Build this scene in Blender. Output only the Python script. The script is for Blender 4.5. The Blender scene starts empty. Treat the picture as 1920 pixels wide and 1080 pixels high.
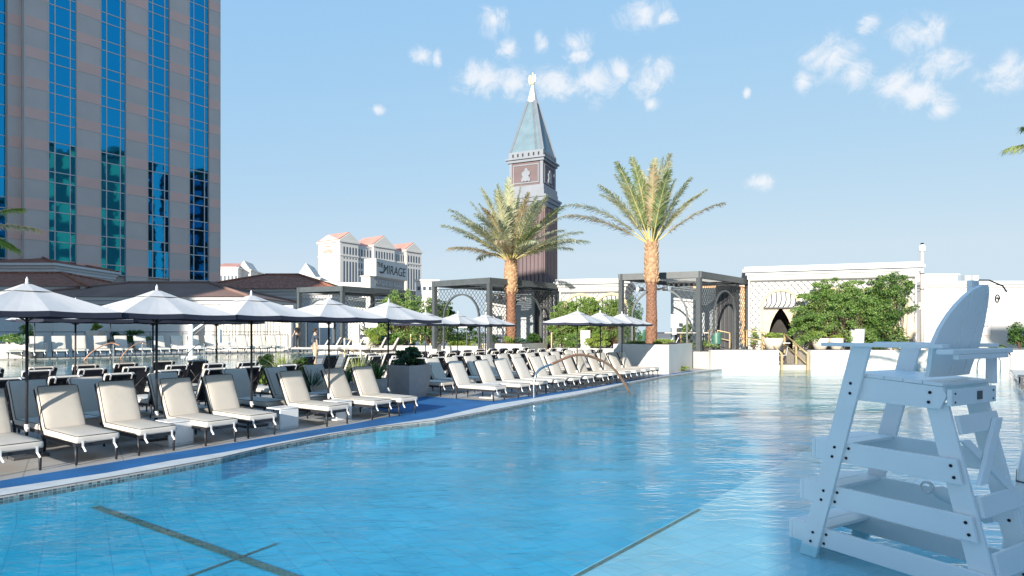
import bpy, bmesh, math, random
import numpy as np
from mathutils import Vector, Matrix, noise as mnoise
R = math.radians
rnd = random.Random(7)
C = bpy.context.scene.collection
F, H, CZ = 1167.0, 621.0, 2.0

def G(px, py, z=0.0):                       # point on the level z seen at that place
    Y = (CZ - z) * F / (py - H)
    return Vector(((px - 960) / F * Y, Y, z))
def D(px, py, Y):                           # point at depth Y
    return Vector(((px - 960) / F * Y, Y, CZ + (H - py) / F * Y))
def XA(px, Y): return (px - 960) / F * Y
UA = R(35)
U = Vector((math.sin(UA), math.cos(UA), 0)); W = Vector((-math.cos(UA), math.sin(UA), 0))
O0 = Vector((-7.73, 9.92, 0))
def RC(s, w, z=0): return O0 + U * s + W * w + Vector((0, 0, z))
def s_at(px, w):
    k = (px - 960) / F
    return (k * (O0.y + W.y * w) - O0.x - W.x * w) / (U.x - k * U.y)

# ------------------------------------------------------------------ materials
def mat(name, col, rough=0.6, metal=0.0, var=0.0, vscale=3.0, bump=0.0, bscale=40.0, spec=0.5, col2=None, trans=0.0):
    m = bpy.data.materials.new(name); m.use_nodes = True
    nt = m.node_tree; b = nt.nodes['Principled BSDF']
    b.inputs['Base Color'].default_value = (*col, 1); b.inputs['Roughness'].default_value = rough
    b.inputs['Metallic'].default_value = metal; b.inputs['Specular IOR Level'].default_value = spec
    tc = nt.nodes.new('ShaderNodeTexCoord')
    if var > 0 or col2:
        n = nt.nodes.new('ShaderNodeTexNoise'); n.inputs['Scale'].default_value = vscale; n.inputs['Detail'].default_value = 6
        nt.links.new(tc.outputs['Object'], n.inputs['Vector'])
        cr = nt.nodes.new('ShaderNodeValToRGB')
        c2 = col2 if col2 else tuple(min(1, c * (1 + var)) for c in col)
        c1 = col if col2 else tuple(c * (1 - var) for c in col)
        cr.color_ramp.elements[0].position = .32; cr.color_ramp.elements[1].position = .68
        cr.color_ramp.elements[0].color = (*c1, 1); cr.color_ramp.elements[1].color = (*c2, 1)
        nt.links.new(n.outputs['Fac'], cr.inputs['Fac']); nt.links.new(cr.outputs['Color'], b.inputs['Base Color'])
    if bump > 0:
        n2 = nt.nodes.new('ShaderNodeTexNoise'); n2.inputs['Scale'].default_value = bscale; n2.inputs['Detail'].default_value = 4
        nt.links.new(tc.outputs['Object'], n2.inputs['Vector'])
        bp = nt.nodes.new('ShaderNodeBump'); bp.inputs['Strength'].default_value = bump; bp.inputs['Distance'].default_value = .02
        nt.links.new(n2.outputs['Fac'], bp.inputs['Height']); nt.links.new(bp.outputs['Normal'], b.inputs['Normal'])
    return m

def leafmat(name, c1, c2, sc=1.5):
    m = bpy.data.materials.new(name); m.use_nodes = True
    nt = m.node_tree; b = nt.nodes['Principled BSDF']; out = nt.nodes['Material Output']
    tc = nt.nodes.new('ShaderNodeTexCoord'); n = nt.nodes.new('ShaderNodeTexNoise'); n.inputs['Scale'].default_value = sc; n.inputs['Detail'].default_value = 5
    nt.links.new(tc.outputs['Object'], n.inputs['Vector'])
    cr = nt.nodes.new('ShaderNodeValToRGB'); cr.color_ramp.elements[0].position = .35; cr.color_ramp.elements[1].position = .65
    cr.color_ramp.elements[0].color = (*c1, 1); cr.color_ramp.elements[1].color = (*c2, 1)
    nt.links.new(n.outputs['Fac'], cr.inputs['Fac']); nt.links.new(cr.outputs['Color'], b.inputs['Base Color'])
    b.inputs['Roughness'].default_value = .55; b.inputs['Specular IOR Level'].default_value = .3
    t = nt.nodes.new('ShaderNodeBsdfTranslucent'); nt.links.new(cr.outputs['Color'], t.inputs['Color'])
    mx = nt.nodes.new('ShaderNodeMixShader'); mx.inputs[0].default_value = .45
    nt.links.new(b.outputs[0], mx.inputs[1]); nt.links.new(t.outputs[0], mx.inputs[2]); nt.links.new(mx.outputs[0], out.inputs['Surface'])
    return m

def brickmat(name, c1, c2, mortar, bw, bh, ms=.008, rough=.7, bump=.2, var=.15, rot=0.0, offset=.5, wall=False):
    m = bpy.data.materials.new(name); m.use_nodes = True
    nt = m.node_tree; b = nt.nodes['Principled BSDF']; b.inputs['Roughness'].default_value = rough
    tc = nt.nodes.new('ShaderNodeTexCoord'); mp = nt.nodes.new('ShaderNodeMapping'); mp.inputs['Rotation'].default_value = (0, 0, rot)
    nt.links.new(tc.outputs['Object'], mp.inputs['Vector'])
    if wall:
        m2_ = nt.nodes.new('ShaderNodeMapping'); m2_.inputs['Rotation'].default_value = (R(-90), 0, 0); nt.links.new(mp.outputs[0], m2_.inputs['Vector']); mp = m2_
    br = nt.nodes.new('ShaderNodeTexBrick'); br.inputs['Scale'].default_value = 1; br.offset = offset
    br.inputs['Color1'].default_value = (*c1, 1); br.inputs['Color2'].default_value = (*c2, 1); br.inputs['Mortar'].default_value = (*mortar, 1)
    br.inputs['Brick Width'].default_value = bw; br.inputs['Row Height'].default_value = bh; br.inputs['Mortar Size'].default_value = ms
    nt.links.new(mp.outputs[0], br.inputs['Vector'])
    n = nt.nodes.new('ShaderNodeTexNoise'); n.inputs['Scale'].default_value = 1.1; n.inputs['Detail'].default_value = 8
    nt.links.new(tc.outputs['Object'], n.inputs['Vector'])
    mr = nt.nodes.new('ShaderNodeMapRange'); mr.inputs['From Min'].default_value = .3; mr.inputs['From Max'].default_value = .7
    mr.inputs['To Min'].default_value = 1 - var; mr.inputs['To Max'].default_value = 1 + var
    nt.links.new(n.outputs['Fac'], mr.inputs['Value'])
    vm = nt.nodes.new('ShaderNodeVectorMath'); vm.operation = 'SCALE'
    nt.links.new(br.outputs['Color'], vm.inputs[0]); nt.links.new(mr.outputs[0], vm.inputs['Scale'])
    nt.links.new(vm.outputs[0], b.inputs['Base Color'])
    bp = nt.nodes.new('ShaderNodeBump'); bp.inputs['Strength'].default_value = bump; bp.inputs['Distance'].default_value = .01; bp.invert = True
    nt.links.new(br.outputs['Fac'], bp.inputs['Height']); nt.links.new(bp.outputs['Normal'], b.inputs['Normal'])
    return m

M = {}
M['cushion'] = mat('cushion_fabric', (.66, .61, .54), .85, var=.025, vscale=5, bump=.12, bscale=9, spec=.2)
M['piping'] = mat('piping', (.06, .055, .05), .8)
M['black'] = mat('black_powder_coat', (.022, .024, .03), .5, var=.2)
M['sling'] = mat('black_sling_fabric', (.02, .022, .032), .8, bump=.3, bscale=200)
M['frame'] = mat('grey_frame_metal', (.10, .10, .105), .45, metal=.3)
M['strap'] = mat('white_strap', (.8, .8, .8), .8)
M['canopy'] = mat('white_canopy_fabric', (.60, .59, .585), .8, var=.04, vscale=2.5, bump=.2, bscale=5, spec=.2)
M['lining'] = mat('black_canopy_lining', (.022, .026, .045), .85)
M['whiteplastic'] = mat('white_plastic', (.78, .78, .77), .35, var=.02)
M['chair'] = mat('white_poly_lumber', (.88, .89, .89), .38, var=.03, vscale=2, bump=.06, bscale=90)
M['bolt'] = mat('dark_bolt', (.02, .02, .03), .3, metal=.6)
M['steel'] = mat('brushed_steel', (.6, .6, .6), .25, metal=1, bump=.05)
M['copper'] = mat('copper_bronze_tube', (.62, .30, .17), .38, metal=.75, var=.2, vscale=2)
M['blue'] = mat('blue_rubber_strip', (.01, .13, .34), .75, var=.18, vscale=1.2, bump=.3, bscale=120)
M['coping'] = mat('pale_coping_stone', (.62, .64, .64), .6, var=.08, vscale=4, bump=.2)
M['deck'] = brickmat('stone_deck', (.40, .385, .37), (.45, .43, .41), (.27, .26, .25), 1.2, .6, rot=-UA + math.pi/2)
M['near_stone'] = brickmat('pale_bounce_deck', (.62, .60, .57), (.66, .64, .61), (.4, .39, .37), 1.2, .6, rot=-UA)  # paler than the other deck to bounce light up onto the chair
M['terr'] = brickmat('terrace_pavers', (.42, .38, .33), (.46, .42, .37), (.28, .25, .22), .8, .8)
M['stucco'] = mat('cream_stucco', (.60, .57, .52), .85, var=.05, vscale=.8, bump=.25, bscale=60)
M['white'] = mat('white_stucco', (.57, .56, .54), .85, var=.04, vscale=.5, bump=.2, bscale=50)
M['whitetrim'] = mat('white_trim', (.60, .595, .585), .7, var=.03)
M['creamtrim'] = mat('cream_yellow_arch_trim', (.62, .50, .30), .75, var=.08, vscale=2)
M['greywall'] = mat('grey_painted_wall', (.50, .53, .55), .8, var=.05)
M['dark'] = mat('dark_interior', (.03, .027, .025), .8, var=.3)
M['pergola'] = mat('dark_grey_pergola_metal', (.075, .085, .09), .5, var=.1)
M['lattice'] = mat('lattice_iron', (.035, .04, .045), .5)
M['curtain'] = mat('beige_curtain', (.55, .46, .36), .9, var=.08, vscale=3)
M['gold'] = mat('golden_rail', (.62, .47, .25), .45, metal=.5, var=.1)
M['planter'] = mat('taupe_planter', (.54, .48, .43), .75, var=.06, vscale=5, bump=.1)
M['pot'] = mat('pale_pot', (.66, .58, .49), .8, var=.06)
M['soil'] = mat('soil', (.05, .035, .025), .95, var=.3, vscale=20)
M['bark'] = mat('bark', (.13, .09, .06), .9, var=.35, vscale=14, bump=.8, bscale=60)
M['palmtop'] = mat('palm_boot_tan', (.60, .38, .22), .85, col2=(.30, .17, .09), vscale=7, bump=.9, bscale=45)
M['palmlow'] = mat('palm_boot_brown', (.34, .17, .10), .9, col2=(.13, .065, .04), vscale=12, bump=.9, bscale=55)
M['lf_bright'] = leafmat('leaf_bright', (.19, .33, .07), (.38, .50, .16))
M['lf_mid'] = leafmat('leaf_mid', (.08, .18, .04), (.19, .33, .09))
M['lf_dark'] = leafmat('leaf_dark', (.02, .06, .018), (.055, .12, .035))
M['lf_blue'] = leafmat('leaf_blue_green', (.06, .13, .09), (.16, .25, .19))
M['lf_yel'] = leafmat('leaf_yellow_green', (.28, .36, .05), (.42, .46, .10))
M['frond_g'] = leafmat('frond_green', (.22, .29, .11), (.44, .50, .24), 2.5)
M['frond_p'] = leafmat('frond_pale', (.50, .52, .32), (.72, .70, .50), 2.5)
M['frond_t'] = leafmat('frond_tan', (.52, .40, .24), (.66, .54, .36), 2.5)
M['rachis'] = mat('frond_stalk', (.52, .44, .18), .6, var=.15)
M['brown_roof'] = mat('brown_metal_roof', (.22, .14, .115), .75, var=.12, vscale=.5, spec=.15)
M['skin'] = mat('skin', (.52, .33, .24), .6, var=.05)
M['hair'] = mat('dark_hair', (.035, .022, .015), .7)
M['hair_b'] = mat('blond_hair', (.55, .45, .30), .7)
M['shirt'] = mat('navy_grey_shirt', (.045, .06, .085), .9, bump=.3, bscale=12)
M['trousers'] = mat('tan_trousers', (.52, .38, .27), .9, bump=.3, bscale=12)
M['ink'] = mat('dark_lettering', (.03, .035, .04), .6)
M['orange_ink'] = mat('orange_lettering', (.75, .28, .12), .6)
M['pink'] = mat('pink_granite_band', (.72, .45, .38), .55, var=.05, vscale=.3)
M['stone'] = mat('grey_granite_panel', (.55, .47, .43), .55, var=.06, vscale=.25)
M['mullion'] = mat('pale_mullion', (.55, .52, .50), .4, metal=.2)
M['red_roof'] = mat('red_tile_far', (.56, .27, .21), .8, var=.1, vscale=.1)
M['hotelwhite'] = mat('hotel_white', (.60, .57, .53), .8, var=.03, vscale=.05)
M['fwin'] = mat('far_window', (.05, .07, .10), .25)
M['brickc'] = mat('tower_brick', (.15, .108, .11), .8, var=.08, vscale=.2)
M['towerstone'] = mat('tower_pale_stone', (.22, .24, .27), .7, var=.06, vscale=.3)
M['verdigris'] = mat('verdigris_copper', (.13, .20, .24), .6, var=.12, vscale=.3)
M['giltstatue'] = mat('gilt', (.82, .68, .38), .4, metal=.4)
M['screen'] = mat('blue_grey_screen', (.16, .19, .30), .4, var=.1, vscale=.1)
M['band'] = mat('grey_sign_band', (.26, .26, .26), .6)
M['ground'] = mat('city_ground', (.22, .20, .18), .95, var=.2, vscale=.02)
M['orangewall'] = mat('orange_stucco', (.72, .42, .22), .8, var=.1, vscale=1)

def tile_roof():
    m = bpy.data.materials.new('clay_tile_roof'); m.use_nodes = True
    nt = m.node_tree; b = nt.nodes['Principled BSDF']; b.inputs['Roughness'].default_value = .85; b.inputs['Specular IOR Level'].default_value = .15
    tc = nt.nodes.new('ShaderNodeTexCoord')
    n = nt.nodes.new('ShaderNodeTexVoronoi'); n.inputs['Scale'].default_value = 5
    nt.links.new(tc.outputs['Object'], n.inputs['Vector'])
    cr = nt.nodes.new('ShaderNodeValToRGB')
    cr.color_ramp.elements[0].color = (.20, .085, .06, 1); cr.color_ramp.elements[1].color = (.42, .19, .13, 1)
    nt.links.new(n.outputs['Color'], cr.inputs['Fac']); nt.links.new(cr.outputs['Color'], b.inputs['Base Color'])
    w = nt.nodes.new('ShaderNodeTexWave'); w.inputs['Scale'].default_value = 1.2; w.wave_type = 'BANDS'; w.bands_direction = 'X'
    nt.links.new(tc.outputs['Object'], w.inputs['Vector'])
    bp = nt.nodes.new('ShaderNodeBump'); bp.inputs['Strength'].default_value = .9; bp.inputs['Distance'].default_value = .08
    nt.links.new(w.outputs['Fac'], bp.inputs['Height']); nt.links.new(bp.outputs['Normal'], b.inputs['Normal'])
    return m
M['tile'] = tile_roof()

def glass_tower():
    m = bpy.data.materials.new('blue_mirror_glass'); m.use_nodes = True
    nt = m.node_tree; b = nt.nodes['Principled BSDF']
    b.inputs['Base Color'].default_value = (.012, .26, .46, 1); b.inputs['Metallic'].default_value = 1; b.inputs['Roughness'].default_value = .03
    tc = nt.nodes.new('ShaderNodeTexCoord'); n = nt.nodes.new('ShaderNodeTexNoise'); n.inputs['Scale'].default_value = .55; n.inputs['Detail'].default_value = 2
    g = nt.nodes.new('ShaderNodeNewGeometry')
    nt.links.new(g.outputs['Position'], n.inputs['Vector'])
    bp = nt.nodes.new('ShaderNodeBump'); bp.inputs['Strength'].default_value = .18; bp.inputs['Distance'].default_value = .03
    nt.links.new(n.outputs['Fac'], bp.inputs['Height']); nt.links.new(bp.outputs['Normal'], b.inputs['Normal'])
    return m
M['tglass'] = glass_tower()

def water(name, tint, wscale=1.0, strength=.58):
    m = bpy.data.materials.new(name); m.use_nodes = True
    nt = m.node_tree; nt.nodes.clear(); N = nt.nodes.new; L = nt.links.new
    out = N('ShaderNodeOutputMaterial'); tc = N('ShaderNodeTexCoord')
    mp = N('ShaderNodeMapping'); mp.inputs['Rotation'].default_value = (0, 0, R(14)); mp.inputs['Scale'].default_value = (1.0, 2.3, 1)
    L(tc.outputs['Object'], mp.inputs['Vector'])
    n1 = N('ShaderNodeTexNoise'); n1.inputs['Scale'].default_value = 3.4 * wscale; n1.inputs['Detail'].default_value = 4; n1.inputs['Distortion'].default_value = .8
    n2 = N('ShaderNodeTexNoise'); n2.inputs['Scale'].default_value = .55 * wscale; n2.inputs['Detail'].default_value = 2
    n3 = N('ShaderNodeTexNoise'); n3.inputs['Scale'].default_value = .22; n3.inputs['Detail'].default_value = 2
    for n in (n1, n2, n3): L(mp.outputs[0], n.inputs['Vector'])
    mr = N('ShaderNodeMapRange'); mr.inputs['From Min'].default_value = .38; mr.inputs['From Max'].default_value = .62; mr.inputs['To Min'].default_value = .25; mr.inputs['To Max'].default_value = 1
    L(n3.outputs['Fac'], mr.inputs['Value'])
    mu = N('ShaderNodeMath'); mu.operation = 'MULTIPLY'; L(n1.outputs['Fac'], mu.inputs[0]); L(mr.outputs[0], mu.inputs[1])
    mu2 = N('ShaderNodeMath'); mu2.operation = 'MULTIPLY_ADD'; mu2.inputs[1].default_value = 1.6
    L(n2.outputs['Fac'], mu2.inputs[0]); L(mu.outputs[0], mu2.inputs[2])
    bp = N('ShaderNodeBump'); bp.inputs['Strength'].default_value = strength; bp.inputs['Distance'].default_value = .06
    L(mu2.outputs[0], bp.inputs['Height'])
    lw = N('ShaderNodeLayerWeight'); lw.inputs['Blend'].default_value = .5
    bp2 = N('ShaderNodeBump'); bp2.inputs['Strength'].default_value = strength * .5; bp2.inputs['Distance'].default_value = .06; L(mu2.outputs[0], bp2.inputs['Height']); L(bp2.outputs[0], lw.inputs['Normal'])
    pw_ = N('ShaderNodeMath'); pw_.operation = 'POWER'; pw_.inputs[1].default_value = 5; L(lw.outputs['Facing'], pw_.inputs[0])
    fr = N('ShaderNodeMath'); fr.operation = 'MULTIPLY_ADD'; fr.inputs[1].default_value = .98; fr.inputs[2].default_value = .02; L(pw_.outputs[0], fr.inputs[0])
    gl = N('ShaderNodeBsdfGlossy'); gl.inputs['Roughness'].default_value = .03; L(bp.outputs[0], gl.inputs['Normal'])
    tr = N('ShaderNodeBsdfTransparent'); tr.inputs['Color'].default_value = (*tint, 1)
    mx = N('ShaderNodeMixShader'); L(fr.outputs[0], mx.inputs[0]); L(tr.outputs[0], mx.inputs[1]); L(gl.outputs[0], mx.inputs[2])
    L(mx.outputs[0], out.inputs['Surface'])
    return m
M['water'] = water('pool_water', (.72, .95, .98))
M['water_flat'] = water('calm_pool_water', (.72, .95, .98), 1, .12)
M['floor_deep'] = brickmat('deep_pool_tiles', (.04, .44, .63), (.055, .49, .67), (.03, .36, .55), .30, .30, ms=.006, rough=.5, var=.10, rot=-UA, offset=0)
M['floor_shelf'] = brickmat('shelf_tiles', (.47, .66, .74), (.52, .71, .78), (.38, .58, .68), .30, .30, ms=.006, rough=.5, var=.10, rot=-UA, offset=0)
M['tileband'] = brickmat('mosaic_tile_band', (.02, .05, .07), (.20, .30, .32), (.3, .3, .3), .05, .05, ms=.004, rough=.2, wall=True, rot=R(-55), offset=0)
M['laneline'] = brickmat('lane_tiles', (.03, .07, .06), (.12, .14, .09), (.2, .25, .2), .05, .05, ms=.004, rough=.4)

# ------------------------------------------------------------------ mesh building
class MB:
    def __init__(s): s.bm = bmesh.new()
    def quad(s, pts, mi=0, smooth=False):
        f = s.bm.faces.new([s.bm.verts.new(p) for p in pts]); f.material_index = mi; f.smooth = smooth; return f
    def box(s, x0, x1, y0, y1, z0, z1, mi=0, bev=0, seg=2, T=None):
        vs = [s.bm.verts.new((x, y, z)) for x in (x0, x1) for y in (y0, y1) for z in (z0, z1)]
        fs = []
        for idx in ((0, 1, 3, 2), (4, 6, 7, 5), (0, 4, 5, 1), (2, 3, 7, 6), (0, 2, 6, 4), (1, 5, 7, 3)):
            f = s.bm.faces.new([vs[i] for i in idx]); f.material_index = mi; fs.append(f)
        if bev > 0:
            es = list({e for f in fs for e in f.edges})
            r = bmesh.ops.bevel(s.bm, geom=es, offset=bev, segments=seg, profile=.5, affect='EDGES')
            allv = set()
            for f in r['faces']:
                f.material_index = mi; f.smooth = True
                allv.update(f.verts)
            vs = [v for v in s.bm.verts if v.is_valid and (v in allv)]
        if T is not None:
            for v in {v for v in vs if v.is_valid}: v.co = T @ v.co
        return s
    def bar(s, p, q, w, d=None, mi=0, up=Vector((0, 0, 1)), ext=0.0, bev=0):
        p = Vector(p); q = Vector(q); a = q - p; L = a.length; a.normalize(); d = w if d is None else d
        up = Vector(up)
        if abs(a.dot(up)) > .98: up = Vector((1, 0, 0)) if abs(a.x) < .9 else Vector((0, 1, 0))
        b = up.cross(a).normalized(); c = a.cross(b)
        T = Matrix((( a.x, b.x, c.x, p.x), (a.y, b.y, c.y, p.y), (a.z, b.z, c.z, p.z), (0, 0, 0, 1)))
        s.box(-ext, L + ext, -w / 2, w / 2, -d / 2, d / 2, mi, bev=bev, seg=1, T=T); return s
    def tube(s, pts, r, n=8, mi=0, cap=True, smooth=True):
        pts = [Vector(p) for p in pts]; rs = r if isinstance(r, (list, tuple)) else [r] * len(pts)
        rings = []; prev = None
        for i, p in enumerate(pts):
            t = (pts[min(i + 1, len(pts) - 1)] - pts[max(i - 1, 0)]).normalized()
            ref = Vector((0, 0, 1)) if abs(t.z) < .95 else Vector((1, 0, 0))
            if prev is not None:
                b = (prev - t * prev.dot(t)).normalized()
            else: b = ref.cross(t).normalized()
            prev = b; c = t.cross(b)
            rings.append([s.bm.verts.new(p + (b * math.cos(2 * math.pi * k / n) + c * math.sin(2 * math.pi * k / n)) * rs[i]) for k in range(n)])
        for i in range(len(rings) - 1):
            for k in range(n):
                f = s.bm.faces.new((rings[i][k], rings[i][(k + 1) % n], rings[i + 1][(k + 1) % n], rings[i + 1][k])); f.smooth = smooth; f.material_index = mi
        if cap:
            f = s.bm.faces.new(list(reversed(rings[0]))); f.material_index = mi
            f = s.bm.faces.new(rings[-1]); f.material_index = mi
        return s
    def lathe(s, prof, n=24, mi=0, c=(0, 0), smooth=True):
        rings = []
        for r, z in prof:
            rings.append([s.bm.verts.new((c[0] + r * math.cos(2 * math.pi * k / n), c[1] + r * math.sin(2 * math.pi * k / n), z)) for k in range(n)])
        for i in range(len(rings) - 1):
            for k in range(n):
                f = s.bm.faces.new((rings[i][k], rings[i][(k + 1) % n], rings[i + 1][(k + 1) % n], rings[i + 1][k])); f.smooth = smooth; f.material_index = mi
        f = s.bm.faces.new(list(reversed(rings[0]))); f.material_index = mi
        f = s.bm.faces.new(rings[-1]); f.material_index = mi
        return s
    def prism(s, pts, z0, z1, mi=0):           # pts: xy outline
        a = [s.bm.verts.new((p[0], p[1], z0)) for p in pts]; b = [s.bm.verts.new((p[0], p[1], z1)) for p in pts]
        n = len(pts)
        s.bm.faces.new(list(reversed(a))).material_index = mi; s.bm.faces.new(b).material_index = mi
        for i in range(n): s.bm.faces.new((a[i], a[(i + 1) % n], b[(i + 1) % n], b[i])).material_index = mi
        return s
    def slab(s, pts, d, mi=0):                 # polygon of 3d points extruded by vector d
        d = Vector(d); a = [s.bm.verts.new(Vector(p)) for p in pts]; b = [s.bm.verts.new(Vector(p) + d) for p in pts]; n = len(pts)
        s.bm.faces.new(a).material_index = mi; s.bm.faces.new(list(reversed(b))).material_index = mi
        for i in range(n): s.bm.faces.new((a[(i + 1) % n], a[i], b[i], b[(i + 1) % n])).material_index = mi
        return s
    def xf(s, T):
        for v in s.bm.verts: v.co = T @ v.co
        return s
    def build(s, name, mats, parent=None, world=False, recalc=True):
        if parent is not None and world:
            s.xf(MATS[parent.name].inverted())
        if recalc: bmesh.ops.recalc_face_normals(s.bm, faces=s.bm.faces[:])
        me = bpy.data.meshes.new(name); s.bm.to_mesh(me); s.bm.free()
        for m in (mats if isinstance(mats, (list, tuple)) else [mats]): me.materials.append(M[m] if isinstance(m, str) else m)
        o = bpy.data.objects.new(name, me); C.objects.link(o)
        if parent is not None: o.parent = parent; MATS[o.name] = MATS.get(parent.name, Matrix())
        else: MATS[o.name] = Matrix()
        return o
MATS = {}
def thing(name, label, cat, loc=(0, 0, 0), rz=0.0, group=None):
    o = bpy.data.objects.new(name, None); C.objects.link(o); o.location = loc; o.rotation_euler = (0, 0, rz)
    o.empty_display_size = .2
    o['label'] = label; o['category'] = cat
    if group: o['group'] = group
    MATS[o.name] = Matrix.Translation(Vector(loc)) @ Matrix.Rotation(rz, 4, 'Z')
    return o
def tag(o, label, cat, group=None):
    o['label'] = label; o['category'] = cat
    if group: o['group'] = group
    return o
def struct(name, mb, m):
    o = mb.build(name, m); o['kind'] = 'structure'; return o
KIDS = {}
def kids(o):
    if o.name not in KIDS: KIDS[o.name] = [c for c in bpy.data.objects if c.parent == o]
    return KIDS[o.name]
def dup(o, parent=None, depth=0):
    c = o.copy(); C.objects.link(c); c.parent = parent
    for ch in kids(o): dup(ch, c, depth + 1)
    return c
def place(proto, first, loc, rz, label, group=None, scale=None):
    o = proto if first else dup(proto)
    o.location = loc; o.rotation_euler = (0, 0, rz); o['label'] = label
    if group: o['group'] = group
    if scale: o.scale = scale
    return o
ORD = ['first', 'second', 'third', 'fourth', 'fifth', 'sixth', 'seventh', 'eighth', 'ninth', 'tenth', 'eleventh', 'twelfth', 'thirteenth', 'fourteenth', 'fifteenth', 'sixteenth', 'seventeenth', 'eighteenth', 'nineteenth', 'twentieth', 'twenty-first', 'twenty-second', 'twenty-third', 'twenty-fourth', 'twenty-fifth', 'twenty-sixth']

def textmesh(name, body, size, m, parent, T, extrude=.02, width=None, height=None, shear=0, align='CENTER', world=False):
    cu = bpy.data.curves.new('tmp_text', 'FONT'); cu.body = body; cu.size = size; cu.extrude = extrude; cu.align_x = align; cu.align_y = 'CENTER'; cu.shear = shear
    to = bpy.data.objects.new('tmp_text', cu); C.objects.link(to)
    dg = bpy.context.evaluated_depsgraph_get(); me = bpy.data.meshes.new_from_object(to.evaluated_get(dg))
    bpy.data.objects.remove(to); bpy.data.curves.remove(cu); me.name = name
    co = np.array([v.co[:] for v in me.vertices])
    sx = sy = 1
    if width: sx = width / (co[:, 0].max() - co[:, 0].min())
    if height: sy = height / (co[:, 1].max() - co[:, 1].min())
    cx = (co[:, 0].max() + co[:, 0].min()) / 2; cy = (co[:, 1].max() + co[:, 1].min()) / 2
    for v in me.vertices:
        v.co = Vector(((v.co.x - cx) * sx, (v.co.y - cy) * sy, v.co.z))
    if world: T = MATS[parent.name].inverted() @ T
    me.transform(T); me.materials.clear(); me.materials.append(M[m])
    o = bpy.data.objects.new(name, me); C.objects.link(o); o.parent = parent; MATS[o.name] = MATS.get(parent.name, Matrix()); return o
def wallframe(p, xdir):      # text frame: x along xdir, y up, z out of the wall (towards viewer)
    x = Vector(xdir).normalized(); y = Vector((0, 0, 1)); z = x.cross(y)
    return Matrix(((x.x, y.x, z.x, p[0]), (x.y, y.y, z.y, p[1]), (x.z, y.z, z.z, p[2]), (0, 0, 0, 1)))

# ------------------------------------------------------------------ leaves
def leafmesh(name, centers, n_per, spread, size, mats, parent, seed=0, elong=1.8, weights=None, up=0.0):
    rs = np.random.RandomState(seed)
    P = []
    for c, sp, n in zip(centers, spread, n_per):
        d = rs.normal(size=(n, 3)); d /= np.linalg.norm(d, axis=1)[:, None]
        rr = rs.uniform(.25, 1, size=(n, 1)) ** .5
        P.append(np.array(c) + d * rr * np.array(sp))
    P = np.concatenate(P); n = len(P)
    a = rs.normal(size=(n, 3)); a[:, 2] += up; a /= np.linalg.norm(a, axis=1)[:, None]
    b = rs.normal(size=(n, 3)); b = np.cross(a, b); b /= np.linalg.norm(b, axis=1)[:, None]
    sz = size * rs.uniform(.6, 1.4, size=(n, 1))
    V = np.stack([P - a * sz * elong * .5, P + b * sz * .4, P + a * sz * elong * .5, P - b * sz * .4], axis=1).reshape(-1, 3)
    me = bpy.data.meshes.new(name)
    me.vertices.add(4 * n); me.vertices.foreach_set('co', V.ravel())
    me.loops.add(4 * n); me.loops.foreach_set('vertex_index', np.arange(4 * n, dtype=np.int32))
    me.polygons.add(n); me.polygons.foreach_set('loop_start', np.arange(0, 4 * n, 4, dtype=np.int32)); me.polygons.foreach_set('loop_total', np.full(n, 4, dtype=np.int32))
    mi = rs.choice(len(mats), size=n, p=weights).astype(np.int32)
    me.polygons.foreach_set('material_index', mi)
    for m in mats: me.materials.append(M[m])
    me.update(); me.validate()
    o = bpy.data.objects.new(name, me); C.objects.link(o); o.parent = parent; return o

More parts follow.
